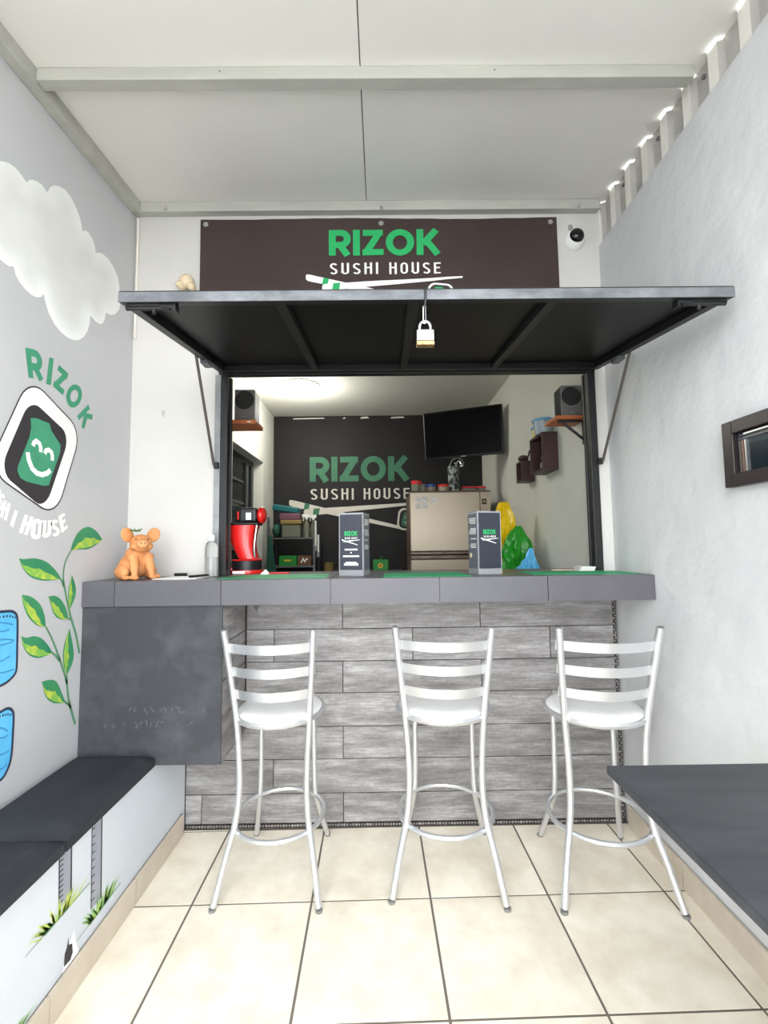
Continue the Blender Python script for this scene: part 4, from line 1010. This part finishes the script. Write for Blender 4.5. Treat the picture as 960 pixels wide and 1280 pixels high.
tag(MB().prism([(-0.60, CT+0.0005), (-0.555, CT+0.0005), (-0.562, CT+0.014), (-0.572, CT+0.024)], 2.27, 2.285, 'y').build('folded_paper', M['paper']), 'small folded white paper beside the coffee machine base', 'paper')

# green placemats
def placemat(x0, x1, xr0, xr1, y0, y1, label):
    a = MB(); z0, z1 = CT+0.0003, CT+0.0022
    a.hexa([(x0, y0, z0), (x1, y0, z0), (xr1, y1, z0), (xr0, y1, z0), (x0, y0, z1), (x1, y0, z1), (xr1, y1, z1), (xr0, y1, z1)])
    tag(a.build('placemat', M['mat_green']), label, 'placemat', 'green placemats on the counter')
placemat(-0.70, -0.235, -0.66, -0.25, 1.965, 2.235, 'green placemat in front of the coffee machine')
placemat(0.005, 0.385, 0.015, 0.36, 1.952, 2.235, 'green placemat between the two menu stands')
placemat(0.655, 1.12, 0.66, 1.10, 1.985, 2.20, 'green placemat at the right end of the counter')

# menu stands
def menu_stand(loc, rz, label, front_right, price):
    r = thing('menu_stand', label, 'menu stand', (0, 0, 0), 0, 'acrylic menu stands on the counter')
    W2, D2, H = 0.058, 0.050, 0.285
    for x0, x1, y0, y1, nm in ((-W2, W2, -D2, -D2+0.003, 'acrylic_panel'), (-W2, W2, D2-0.003, D2, 'acrylic_panel'), (-W2, -W2+0.003, -D2+0.0032, D2-0.0032, 'acrylic_panel'), (W2-0.003, W2, -D2+0.0032, D2-0.0032, 'acrylic_panel')):
        MB().box(x0, x1, y0, y1, 0, H).build(nm, M['acrylic'], r)
    c1 = MB().box(-W2+0.005, W2-0.005, -D2-0.0016, -D2-0.0004, 0.026, H-0.008).build('menu_card', M['menu_card'], r)
    f = lambda u, v, d: Vector((-0.031+0.062*u, -D2-0.0022-d*0.5, 0.180+0.021*v))
    shop_logo(c1, f, (M['logo_green'], M['logo_white'], M['logo_dark']), ('green_letters', 'white_letters', 'printed_chopstick', 'printed_emblem'), d=0.0003, emblem=False)
    if not price:
        a = MB()
        for z, w_, h in ((0.118, 0.030, 0.0035), (0.104, 0.003, 0.003), (0.088, 0.038, 0.0035), (0.060, 0.026, 0.002), (0.054, 0.034, 0.002), (0.048, 0.034, 0.002)):
            a.box(-w_, w_, -D2-0.0024, -D2-0.0017, z-h, z+h)
        a.build('printed_lines', M['logo_white'], c1)['kind'] = 'stuff'
    s = -1 if price else 1
    x0, x1 = (W2+0.0004, W2+0.0014) if s > 0 else (-W2-0.0014, -W2-0.0004)
    c2 = MB().box(x0, x1, -D2+0.006, D2-0.006, 0.026, H-0.010).build('menu_card', M['menu_grey'], r)
    a = MB(); xx = (x1, x1+0.0006) if s > 0 else (x0-0.0006, x0); random.seed(4)
    z = H-0.03
    while z > 0.12:
        a.box(xx[0], xx[1], -D2+0.016, D2-0.014-random.uniform(0, 0.02), z-0.0035, z); z -= 0.0075 if random.random() < 0.8 else 0.024
    a.build('printed_lines', M['logo_white'], c2)['kind'] = 'stuff'
    if price: MB().cyl((xx[0], 0.02, 0.085), 0.011, -0.0008, 14, 'x').build('printed_badge', mat('cream_print', (228, 208, 170), 0.5), c2)
    r.location = loc; r.rotation_euler.z = math.radians(rz)
menu_stand((-0.125, 2.13, CT), -14, 'acrylic menu stand with white text lines, nearer the coffee machine', 1, False)
menu_stand((0.478, 2.12, CT), 14, 'acrylic menu stand with plain dark front, beside the plastic bags', 1, True)
# napkins / papers at the right
a = MB()
for i in range(5): a.box(0.955+0.004*(i % 2), 1.028, 2.215-0.003*i, 2.285, CT+0.0003+0.0042*i, CT+0.004+0.0042*i)
tag(a.build('napkin_stack', M['paper']), 'stack of white napkins beside the right hatch post', 'napkins')['kind'] = 'stuff'
tag(MB().box(0.84, 0.945, 2.262, 2.29, CT+0.0004, CT+0.007).build('wrapped_chopsticks', mat('beige_wrapper', (190, 172, 150), 0.6), None, bevel=0.002), 'beige wrapped chopsticks lying left of the napkin stack', 'chopsticks')

# ================================================================== SPEAKERS AND SHELVES
def speaker(loc, rz, label):
    r = thing('speaker', label, 'speaker', (0, 0, 0), 0, 'grey speakers on little shelves')
    MB().box(-0.056, 0.056, 0.0, 0.115, 0, 0.180).build('speaker_box', M['black_plastic'], r, bevel=0.003)
    MB().box(-0.056, 0.056, -0.006, -0.0005, 0, 0.180).build('front_panel', M['speaker_grey'], r, bevel=0.002)
    c = (0, -0.0065, 0.118)
    dv = MB().lathe([(0.052, 0), (0.053, 0.003), (0.050, 0.005), (0.047, 0.003)], c, 32, 'y', caps=False).build('driver_ring', M['black_plastic'], r, smooth=True)
    MB().lathe([(0.0, 0.0028), (0.014, 0.0036), (0.016, 0.0012), (0.040, 0.0008), (0.047, 0.003)], c, 32, 'y').build('driver_cone', mat('cone_black', (34, 33, 34), 0.6), dv, smooth=True)
    MB().box(-0.016, 0.016, -0.0072, -0.0062, 0.022, 0.027).build('brand_badge', M['steel'], r)
    r.location = loc; r.rotation_euler.z = math.radians(rz)
speaker((-0.760, 2.53, 2.0095), 2, 'grey speaker on the left shelf, beside the doorway')
speaker((1.070, 2.50, 2.0035), -4, 'grey speaker on the right bracket shelf, above the cube shelves')
s1 = thing('speaker_shelf', 'orange pine shelf on the left kitchen wall, holding a speaker', 'shelf', (-0.95, 2.55, 1.99), 0, 'pine speaker shelves')
MB().box(KX0+0.001, -0.69, 2.495, 2.66, 1.985, 2.009).build('shelf_board', M['shelf_wood'], s1, bevel=0.002)
MB().box(-0.735, -0.715, 2.4935, 2.4948, 1.994, 2.000).build('price_sticker', M['paper'], s1)
s2 = thing('speaker_shelf', 'orange pine shelf on a black bracket on the right kitchen wall', 'shelf', (1.06, 2.53, 1.98), 0, 'pine speaker shelves')
MB().box(0.965, KX1-0.001, 2.455, 2.63, 1.985, 2.003).build('shelf_board', M['shelf_wood'], s2, bevel=0.002)
a = MB(); a.box(0.99, KX1-0.001, 2.485, 2.505, 1.974, 1.9845); a.box(KX1-0.014, KX1-0.001, 2.485, 2.505, 1.85, 1.974); a.tube([(KX1-0.008, 2.495, 1.875), (1.01, 2.495, 1.977)], 0.008, 8)
a.build('shelf_bracket', M['black_metal'], s2)
# cube shelves on the right kitchen wall
def cube_shelf(y0, y1, z0, z1, depth, label):
    r = thing('cube_shelf', label, 'shelf', (KX1-depth/2, (y0+y1)/2, z0), 0, 'dark wooden cube shelves')
    x0, x1, t = KX1-depth, KX1-0.001, 0.016
    MB().box(x0, x1, y0, y0+t, z0, z1).build('side_panel', M['dark_wood'], r, bevel=0.001)
    MB().box(x0, x1, y1-t, y1, z0, z1).build('side_panel', M['dark_wood'], r, bevel=0.001)
    MB().box(x0, x1, y0+t+0.0004, y1-t-0.0004, z0, z0+t).build('bottom_panel', M['dark_wood'], r, bevel=0.001)
    MB().box(x0, x1, y0+t+0.0004, y1-t-0.0004, z1-t, z1).build('top_panel', M['dark_wood'], r, bevel=0.001)
    MB().box(x1-0.005, x1, y0+t+0.0004, y1-t-0.0004, z0+t+0.0004, z1-t-0.0004).build('back_panel', M['dark_wood'], r)
    return r
cube_shelf(2.885, 3.13, 1.775, 2.02, 0.102, 'larger dark wooden cube shelf, with the plastic tubs on top')
cube_shelf(3.345, 3.475, 1.765, 1.920, 0.098, 'smaller dark wooden cube shelf, set lower toward the fridge')
def tub(x, y, z, r0, r1, h, body, lidm, label, name='food_tub'):
    t = thing(name, label, 'container', (x, y, z), 0, 'plastic tubs on the cube shelf')
    MB().lathe([(0, 0.0006), (r0, 0.0006), (r1, h)], (x, y, z), 24).build('tub_body', body, t, smooth=True)
    MB().lathe([(r1-0.002, h+0.0004), (r1+0.006, h+0.001), (r1+0.007, h+0.012), (r1, h+0.016), (0, h+0.016)], (x, y, z), 24).build('tub_lid', lidm, t, smooth=True)
tub(1.080, 2.975, 2.02, 0.052, 0.064, 0.088, M['frost_blue'], M['blue_plastic'], 'larger frosted tub with blue lid on the cube shelf')
tub(1.090, 3.092, 2.02, 0.038, 0.044, 0.066, M['yellow_food'], M['blue_plastic'], 'smaller tub of yellow food behind the larger frosted tub')
t = thing('spice_bottle', 'small clear bottle with silver cap inside the larger cube shelf', 'bottle', (1.095, 3.03, 1.791))
MB().lathe([(0, 0.0006), (0.022, 0.0006), (0.022, 0.05), (0.010, 0.065), (0.010, 0.075)], (1.095, 3.03, 1.7915), 16).build('bottle_body', M['tub_clear'], t, smooth=True)
MB().lathe([(0.012, 0.076), (0.013, 0.095), (0, 0.097)], (1.095, 3.03, 1.7915), 12).build('bottle_cap', M['steel'], t, smooth=True)
t = thing('hand_grinder', 'dark wooden hand grinder with crank on the smaller cube shelf', 'grinder', (1.06, 3.40, 1.92))
MB().ellipsoid((1.080, 3.41, 1.946), 0.040, 0.04, 0.0255, 18, 10).build('grinder_bowl', M['dark_wood'], t, smooth=True)
MB().tube([(1.10, 3.40, 1.95), (1.112, 3.38, 1.965), (1.114, 3.37, 1.995), (1.128, 3.355, 2.0)], 0.006, 8).build('crank', M['dark_wood'], t, smooth=True)

# ================================================================== TELEVISION
tv = thing('television', 'black flat television on a wall arm above the fridge', 'television')
MB().box(-0.365, 0.365, 0.0, 0.045, -0.22, 0.22).build('tv_case', M['black_plastic'], tv, bevel=0.006)
MB().box(-0.352, 0.352, -0.0018, -0.0004, -0.203, 0.207).build('tv_screen', M['screen'], tv)
MB().box(-0.022, 0.022, -0.003, -0.0006, -0.216, -0.209).build('tv_badge', M['steel'], tv)
a = MB(); a.box(-0.08, 0.08, 0.0455, 0.06, -0.08, 0.08); a.tube([(0, 0.06, 0), (0.10, 0.14, 0.0), (0.22, 0.17, 0)], 0.016, 8)
a.build('wall_arm', M['black_metal'], tv)
tv.location = (0.752, 4.12, 2.325); tv.rotation_euler = (math.radians(7), 0, math.radians(-23))
a = MB(); a.box(KX1-0.02, KX1-0.0005, 4.20, 4.33, 2.24, 2.44); a.tube([(KX1-0.02, 4.265, 2.36), (1.045, 4.19, 2.345)], 0.014, 8)
tag(a.build('television_bracket', M['black_metal']), 'black wall bracket holding the television behind its screen', 'bracket')

# ================================================================== FRIDGE
FX0, FX1, FY, FZ = 0.262, 0.990, 4.10, 1.792
fr = thing('fridge', 'champagne steel fridge with dark chrome handle band against the black wall', 'fridge', (0.626, 4.4, 0))
MB().box(FX0+0.004, FX1-0.004, FY+0.052, FY+0.70, 0.02, FZ-0.012).build('fridge_case', M['fridge_top'], fr)
for x in (FX0+0.05, FX1-0.05):
    for y in (FY+0.1, FY+0.6): MB().cyl((x, y, 0), 0.02, 0.0195, 10).build('fridge_foot', M['black_plastic'], fr)
MB().box(FX0, FX1-0.097, FY, FY+0.05, 1.248, FZ-0.012).build('upper_door', M['fridge'], fr, bevel=0.006)
MB().box(FX1-0.093, FX1, FY+0.003, FY+0.05, 1.248, FZ-0.012).build('door_edge_strip', M['fridge'], fr, bevel=0.004)
MB().box(FX0, FX1, FY, FY+0.05, 0.06, 1.176).build('lower_door', M['fridge'], fr, bevel=0.006)
for z0, z1 in ((1.218, 1.246), (1.178, 1.214)):
    MB().box(FX0, FX1, FY-0.006, FY+0.05, z0, z1).build('handle_band', M['fridge_dark'], fr, bevel=0.006)
MB().box(FX0+0.0, FX1, FY+0.0, FY+0.70, FZ-0.0115, FZ).build('top_cover', M['fridge_top'], fr, bevel=0.003)
st = MB().box(FX1-0.078, FX1-0.036, FY+0.0012, FY+0.0026, 1.665, 1.715).build('energy_sticker', mat('brown_sticker', (60, 44, 36), 0.5), fr)
MB().box(FX1-0.068, FX1-0.046, FY+0.0004, FY+0.0011, 1.682, 1.700).build('sticker_print', M['brass'], st)
mg = None
for i, (x, z, lab) in enumerate(((0.335, 1.716, 'round white magnet, upper left of the square of four on the fridge'), (0.396, 1.716, 'round white magnet, upper right of the square of four on the fridge'), (0.335, 1.654, 'round white magnet, lower left of the square of four on the fridge'), (0.396, 1.654, 'round white magnet, lower right of the square of four on the fridge'), (0.474, 1.702, 'round white magnet standing apart right of the other four on the fridge'))):
    m_ = thing('fridge_magnet', lab, 'magnet', (x, FY, z), 0, 'round magnets on the fridge door')
    MB().cyl((x, FY-0.0005, z), 0.027, 0.006, 20, 'y').build('magnet_disc', M['white_plastic'], m_)
    MB().lathe([(0.0225, 0.0), (0.0225, 0.0012), (0.0205, 0.0012), (0.0205, 0)], (x, FY-0.0067, z), 20, 'y', caps=False).build('magnet_ring', M['brown_box'], m_)
    random.seed(i); a = MB()
    a.stroke([(random.uniform(-0.01, 0.0), random.uniform(-0.008, 0.008)) , (0.002, random.uniform(-0.006, 0.006)), (0.011, random.uniform(-0.006, 0.008))], 0.006, lambda u, v: Vector((x+u, FY-0.0072, z+v)))
    a.build('magnet_print', M['brown_box'], m_)
def jar(x, y, r, h, lidm, body, label):
    t = thing('jar', label, 'jar', (x, y, FZ), 0, 'jars on top of the fridge')
    MB().lathe([(0, 0.0006), (r*0.94, 0.0006), (r, 0.01), (r, h*0.66), (r*0.9, h*0.7)], (x, y, FZ), 20).build('jar_body', body, t, smooth=True)
    MB().lathe([(r*0.97, h*0.705), (r, h*0.72), (r, h), (0, h)], (x, y, FZ), 20).build('jar_lid', lidm, t, smooth=True)
jar(0.335, 4.24, 0.050, 0.108, M['red_lid'], M['tub_clear'], 'tallest red-lidded jar at the left front corner of the fridge top')
jar(0.470, 4.26, 0.050, 0.075, M['blue_lid'], M['spice'], 'blue-lidded jar on the fridge top')
jar(0.585, 4.24, 0.051, 0.072, M['red_lid'], M['spice'], 'red-lidded jar right of the blue-lidded jar')
jar(0.965-0.02, 4.28, 0.046, 0.055, M['red_lid'], M['tub_clear'], 'low red-lidded jar at the right end of the fridge top')
t = thing('flat_box', 'flat pale box with red top lying left of the low red jar', 'box', (0.84, 4.26, FZ))
MB().box(0.765, 0.885, 4.20, 4.32, FZ+0.0006, FZ+0.035).build('box_base', M['tub_clear'], t, bevel=0.004)
MB().box(0.762, 0.888, 4.197, 4.323, FZ+0.0355, FZ+0.05).build('box_lid', M['red_lid'], t, bevel=0.004)
t = thing('small_jar', 'small grey-lidded jar behind the blue-lidded jar', 'jar', (0.425, 4.42, FZ))
MB().lathe([(0, 0.0006), (0.036, 0.0006), (0.036, 0.075), (0.03, 0.08)], (0.425, 4.42, FZ), 16).build('jar_body', M['tub_clear'], t, smooth=True)
MB().lathe([(0.034, 0.0805), (0.037, 0.1), (0, 0.102)], (0.425, 4.42, FZ), 16).build('jar_lid', M['speaker_grey'], t, smooth=True)
t = thing('pitcher_bottle', 'tall patterned glass bottle with curved neck on top of the fridge', 'bottle', (0.69, 4.30, FZ))
MB().lathe([(0, 0.0006), (0.050, 0.0006), (0.052, 0.03), (0.050, 0.16), (0.054, 0.21), (0.050, 0.25)], (0.69, 4.30, FZ), 20).build('bottle_body', mat('patterned_glass', (150, 156, 150), 0.15, var=(48, 56, 54), var_scale=26, contrast=(0.42, 0.55)), t, smooth=True)
MB().tube([(0.69, 4.32, FZ+0.245), (0.705, 4.32, FZ+0.29), (0.74, 4.32, FZ+0.315), (0.77, 4.32, FZ+0.285), (0.775, 4.32, FZ+0.25)], [0.048, 0.040, 0.034, 0.030, 0.022], 12, smooth=4).build('curved_neck', M['chrome'], t, smooth=True)
MB().box(0.672, 0.702, 4.266, 4.269, FZ+0.15, FZ+0.20).build('red_label', M['red_lid'], t)

# ================================================================== PLASTIC BAGS by the right kitchen wall
pc = thing('prep_cabinet', 'black low cabinet behind the counter under the plastic bags', 'cabinet', (0.94, 3.3, 0))
MB().box(0.74, KX1-0.002, 2.95, 3.75, 0.03, 1.085).build('cabinet_body', M['black_plastic'], pc)
MB().box(0.735, KX1-0.002, 2.94, 3.755, 1.0855, 1.11).build('cabinet_top', M['black_wood'], pc, bevel=0.003)
for y in (3.0, 3.7):
    for x in (0.78, 1.10): MB().cyl((x, y, 0), 0.02, 0.0295, 10).build('cabinet_foot', M['black_plastic'], pc)
def bag(x, y, z, wd, dp, h, m, label, seed, prof, lean=0.0):
    random.seed(seed); off = Vector((seed*3.1, seed*1.7, 0)); a = MB(); n, k = 40, 26; vs = []; fs = []
    for j in range(k+1):
        t = j/k; i_ = t*(len(prof)-1); q = min(int(i_), len(prof)-2); pr = prof[q]+(prof[q+1]-prof[q])*(i_-q)
        for i in range(n):
            an = 2*PI*i/n; d = Vector((math.cos(an), math.sin(an), t*2.2))
            fold = 1+0.16*math.sin(7*an+6*t+seed)+0.10*math.sin(13*an-9*t)+0.35*noise.noise(d*2.1+off)
            vs.append((x+wd*pr*math.cos(an)*fold+lean*t, y+dp*pr*math.sin(an)*fold, z+h*t*(1+0.05*noise.noise(d*3+off))))
    for j in range(k):
        for i in range(n): fs.append((j*n+i, j*n+(i+1) % n, (j+1)*n+(i+1) % n, (j+1)*n+i))
    fs += [tuple(range(n-1, -1, -1)), tuple(k*n+i for i in range(n))]
    a.add(vs, fs)
    r = tag(a.build('plastic_bag', m), label, 'bag', 'coloured plastic bags')
    return r
bag(0.925, 3.42, 1.1115, 0.075, 0.055, 0.50, M['yellow_bag'], 'crumpled yellow plastic bag standing tallest beside the fridge', 1, [0.75, 0.7, 0.72, 0.85, 0.98, 1.0, 0.95, 0.75, 0.3], 0.0)
bag(0.945, 3.26, 1.1115, 0.095, 0.06, 0.315, M['green_bag'], 'crumpled green plastic bag in front of the yellow bag', 4, [0.85, 0.9, 1.0, 0.95, 0.8, 0.55, 0.2], 0.03)
bag(1.00, 3.12, 1.1115, 0.075, 0.05, 0.16, M['blue_bag'], 'small light blue plastic bag leaning on the green bag', 7, [1.0, 0.9, 0.7, 0.5, 0.38, 0.3, 0.12], 0.02)

# ================================================================== SHELF RACK and its load at the back left
rk = thing('shelf_rack', 'black metal shelf rack against the black wall, loaded with tubs', 'shelf', (-0.9, 4.75, 0))
RX0, RX1, RY0, RY1 = -1.12, -0.665, 4.55, 4.90
for x in (RX0, RX1):
    for y in (RY0, RY1): MB().box(x-0.011, x+0.011, y-0.011, y+0.011, 0, 1.60 if x < -1 else 1.55).build('rack_post', M['worn_metal'] if y == RY0 else M['black_metal'], rk)
for z in (0.45, 1.115, 1.395): MB().box(RX0+0.0115, RX1-0.0115, RY0-0.012, RY1+0.012, z-0.015, z).build('rack_shelf', M['worn_metal'] if z > 1 else M['black_metal'], rk)
S1, S2 = 1.395, 1.115
t = thing('storage_tub', 'cloudy tub with ochre and mauve lids on the upper rack shelf', 'container', (-0.92, 4.68, S1))
MB().box(-1.00, -0.81, 4.60, 4.78, S1+0.0006, S1+0.135).build('tub_body', M['tub_clear'], t, bevel=0.012)
MB().box(-1.012, -0.80, 4.59, 4.79, S1+0.1355, S1+0.18).build('tub_lid', M['ochre'], t, bevel=0.008)
MB().box(-1.02, -0.815, 4.59, 4.79, S1+0.1805, S1+0.245).build('upper_lid', M['pink'], t, bevel=0.008)
t = tag(MB().box(-1.10, -0.83, 4.62, 4.78, S1+0.262, S1+0.325, Matrix.Rotation(math.radians(9), 3, 'Y')).build('teal_tray', M['teal'], None, bevel=0.012), 'teal tray tilted on top of the lidded tub', 'tray')
for x, y, lab in ((-0.745, 4.58, 'clear spray bottle with white trigger, front one on the rack'), (-0.692, 4.68, 'spray bottle behind the front spray bottle on the rack')):
    t = thing('spray_bottle', lab, 'bottle', (x, y, S1), 0, 'spray bottles on the rack')
    MB().lathe([(0, 0.0006), (0.032, 0.0006), (0.034, 0.09), (0.026, 0.13), (0.013, 0.165), (0.013, 0.18)], (x, y, S1), 16).build('bottle_body', M['tub_clear'], t, smooth=True)
    a = MB(); a.box(x-0.014, x+0.014, y-0.014, y+0.014, S1+0.1805, S1+0.2); a.box(x-0.045, x+0.03, y-0.012, y+0.012, S1+0.2, S1+0.232); a.box(x-0.036, x-0.028, y-0.008, y+0.008, S1+0.165, S1+0.2)
    a.build('spray_trigger', M['white_plastic'], t, bevel=0.003)
tag(MB().ellipsoid((-1.06, 4.66, S1+0.072), 0.045, 0.08, 0.07, 14, 10).build('green_bundle', M['dark_green'], None, smooth=True), 'dark green bundle at the left end of the upper rack shelf', 'cloth')
a = MB(); n = 10
for j in range(n+1):
    pass
a.prism([(-1.19+0.065, 0.95), (-1.0, 0.95), (-1.045, 1.18), (-1.075, 1.42), (-1.105, 1.42)], 4.475, 4.50, 'y')
tag(a.build('green_cloth', M['dark_green'], None, bevel=0.006), 'dark green cloth hanging from the left rack post', 'cloth')
a = MB().box(-1.02, -0.845, 4.58, 4.72, S2+0.0006, S2+0.10)
t = thing('carton', 'bright green carton on the lower rack shelf', 'box', (-0.93, 4.65, S2), 0, 'cartons on the lower rack shelf')
a.build('carton_body', M['bright_green'], t, bevel=0.003)
MB().box(-0.97, -0.90, 4.5788, 4.5796, S2+0.045, S2+0.062).build('carton_print', M['yellow_box'], t)
t = thing('carton', 'brown carton with white drawing on the lower rack shelf', 'box', (-0.76, 4.65, S2), 0, 'cartons on the lower rack shelf')
MB().box(-0.835, -0.70, 4.58, 4.72, S2+0.0006, S2+0.098).build('carton_body', M['brown_box'], t, bevel=0.003)
a = MB(); a.stroke([(-0.80, S2+0.03), (-0.78, S2+0.07), (-0.765, S2+0.04), (-0.745, S2+0.07), (-0.735, S2+0.06)], 0.012, lambda u, v: Vector((u, 4.5792, v))); a.build('carton_print', M['paper'], t)
for i, (x, z0, z1) in enumerate(((-0.648, 1.26, 1.56), (-0.622, 1.20, 1.42))):
    t = thing('hanging_utensil', ('longer white-handled utensil hanging on the right rack post', 'shorter white-handled utensil hanging beside the longer one')[i], 'utensil', (x, 4.53, z0), 0, 'utensils hanging on the rack')
    MB().tube([(x, 4.528, z0+0.05), (x, 4.528, z1)], 0.010, 8).build('handle', M['white_plastic'], t, smooth=True)
    MB().box(x-0.012, x+0.012, 4.525, 4.531, z0, z0+0.0495).build('utensil_tip', M['chrome'], t)

# low back bench with green box and ochre pot
wbn = thing('kitchen_workbench', 'black low workbench against the black wall behind the menu stand', 'table', (-0.2, 4.7, 0))
MB().box(-0.60, 0.22, 4.50, 5.05, 1.02, 1.05).build('bench_top', M['black_wood'], wbn, bevel=0.003)
for x in (-0.57, 0.19):
    for y in (4.53, 5.02): MB().box(x-0.02, x+0.02, y-0.02, y+0.02, 0, 1.0195).build('leg', M['black_metal'], wbn)
t = thing('green_tin', 'green box with yellow round emblem and top knob on the workbench', 'box', (0.0, 4.6, 1.05))
MB().box(-0.085, 0.070, 4.56, 4.68, 1.0506, 1.165).build('tin_body', M['bright_green'], t, bevel=0.008)
MB().cyl((-0.005, 4.6, 1.1655), 0.007, 0.035, 8).build('tin_knob', M['bright_green'], t)
a = MB().cyl((-0.012, 4.5595, 1.107), 0.026, 0.001, 18, 'y'); e = a.build('tin_emblem', M['yellow_box'], t)
MB().cyl((-0.012, 4.5583, 1.107), 0.010, 0.001, 14, 'y').build('emblem_dot', M['brown_box'], e)
t = thing('ochre_pot', 'ochre pot on the workbench left of the menu stand', 'pot', (-0.53, 4.6, 1.05))
MB().lathe([(0, 0.0006), (0.044, 0.0006), (0.05, 0.085), (0.052, 0.09), (0.046, 0.09), (0.042, 0.012), (0, 0.012)], (-0.53, 4.62, 1.05), 20).build('pot_body', M['ochre'], t, smooth=True)

# ================================================================== CEILING LAMP (lit)
lp = thing('ceiling_lamp', 'round lit ceiling lamp in the kitchen above the doorway', 'lamp', (-0.72, 4.08, KZ))
MB().lathe([(0.175, 0), (0.175, -0.012), (0.165, -0.018)], (-0.72, 4.08, KZ-0.0004), 40).build('lamp_base', M['white_plastic'], lp, smooth=True)
MB().lathe([(0.165, -0.0185), (0.158, -0.05), (0.12, -0.078), (0.05, -0.09), (0.0, -0.092)], (-0.72, 4.08, KZ), 40).build('lamp_diffuser', M['lamp'], lp, smooth=True)
L_ = bpy.data.lights.new('lamp_light', 'POINT'); L_.energy = LAMP_WATTS; L_.color = (1.0, 0.97, 0.90); L_.shadow_soft_size = 0.12
lo = bpy.data.objects.new('lamp_light', L_); COL.objects.link(lo); lo.location = (-0.72, 4.08, KZ-0.24); 

# ================================================================== FRAMED PICTURE ON THE RIGHT WALL
pf = thing('framed_menu', 'dark framed chalk picture with metallic inner lines on the right wall', 'picture', (XR, 1.15, 1.472))
PY0, PY1, PZ0, PZ1 = 0.86, 1.452, 1.472, 1.680
fx = XR-0.030; fw_ = 0.042
for y0, y1, z0, z1 in ((PY1-fw_, PY1, PZ0, PZ1), (PY0, PY0+fw_, PZ0, PZ1)):
    MB().box(fx, XR-0.0006, y0, y1, z0, z1).build('frame_side', M['frame_black'], pf, bevel=0.003)
for z0, z1 in ((PZ0, PZ0+fw_), (PZ1-fw_, PZ1)):
    MB().box(fx, XR-0.0006, PY0+fw_+0.0003, PY1-fw_-0.0003, z0, z1).build('frame_rail', M['frame_black'], pf, bevel=0.003)
MB().box(XR-0.012, XR-0.0008, PY0+fw_, PY1-fw_, PZ0+fw_, PZ1-fw_).build('picture_print', M['glass_print'], pf)
for k in range(3):
    y = PY1-fw_-0.010-0.011*k; mm = (mat('dull_pewter', (120, 112, 104), 0.4, metal=0.5), mat('dull_bronze', (130, 106, 96), 0.4, metal=0.5), M['steel'])[k]
    MB().box(XR-0.0175, XR-0.0122, y-0.006, y, PZ0+fw_+0.0005, PZ1-fw_-0.026).build('metal_line', mm, pf)
for k, mm in ((0, M['steel']), (1, M['speaker_grey'])):
    z = PZ1-fw_-0.004-0.013*k
    MB().box(XR-0.0175, XR-0.0122, PY0+fw_+0.03, PY1-fw_-0.03, z-0.005, z).build('metal_line', mm, pf)
for k in range(2):
    for j in range(3):
        MB().cyl((XR-0.0122, PY1-fw_-0.013-0.011*j, PZ1-fw_-0.007-0.013*k), 0.0032, -0.003, 8, 'x').build('metal_stud', M['speaker_grey'], pf)
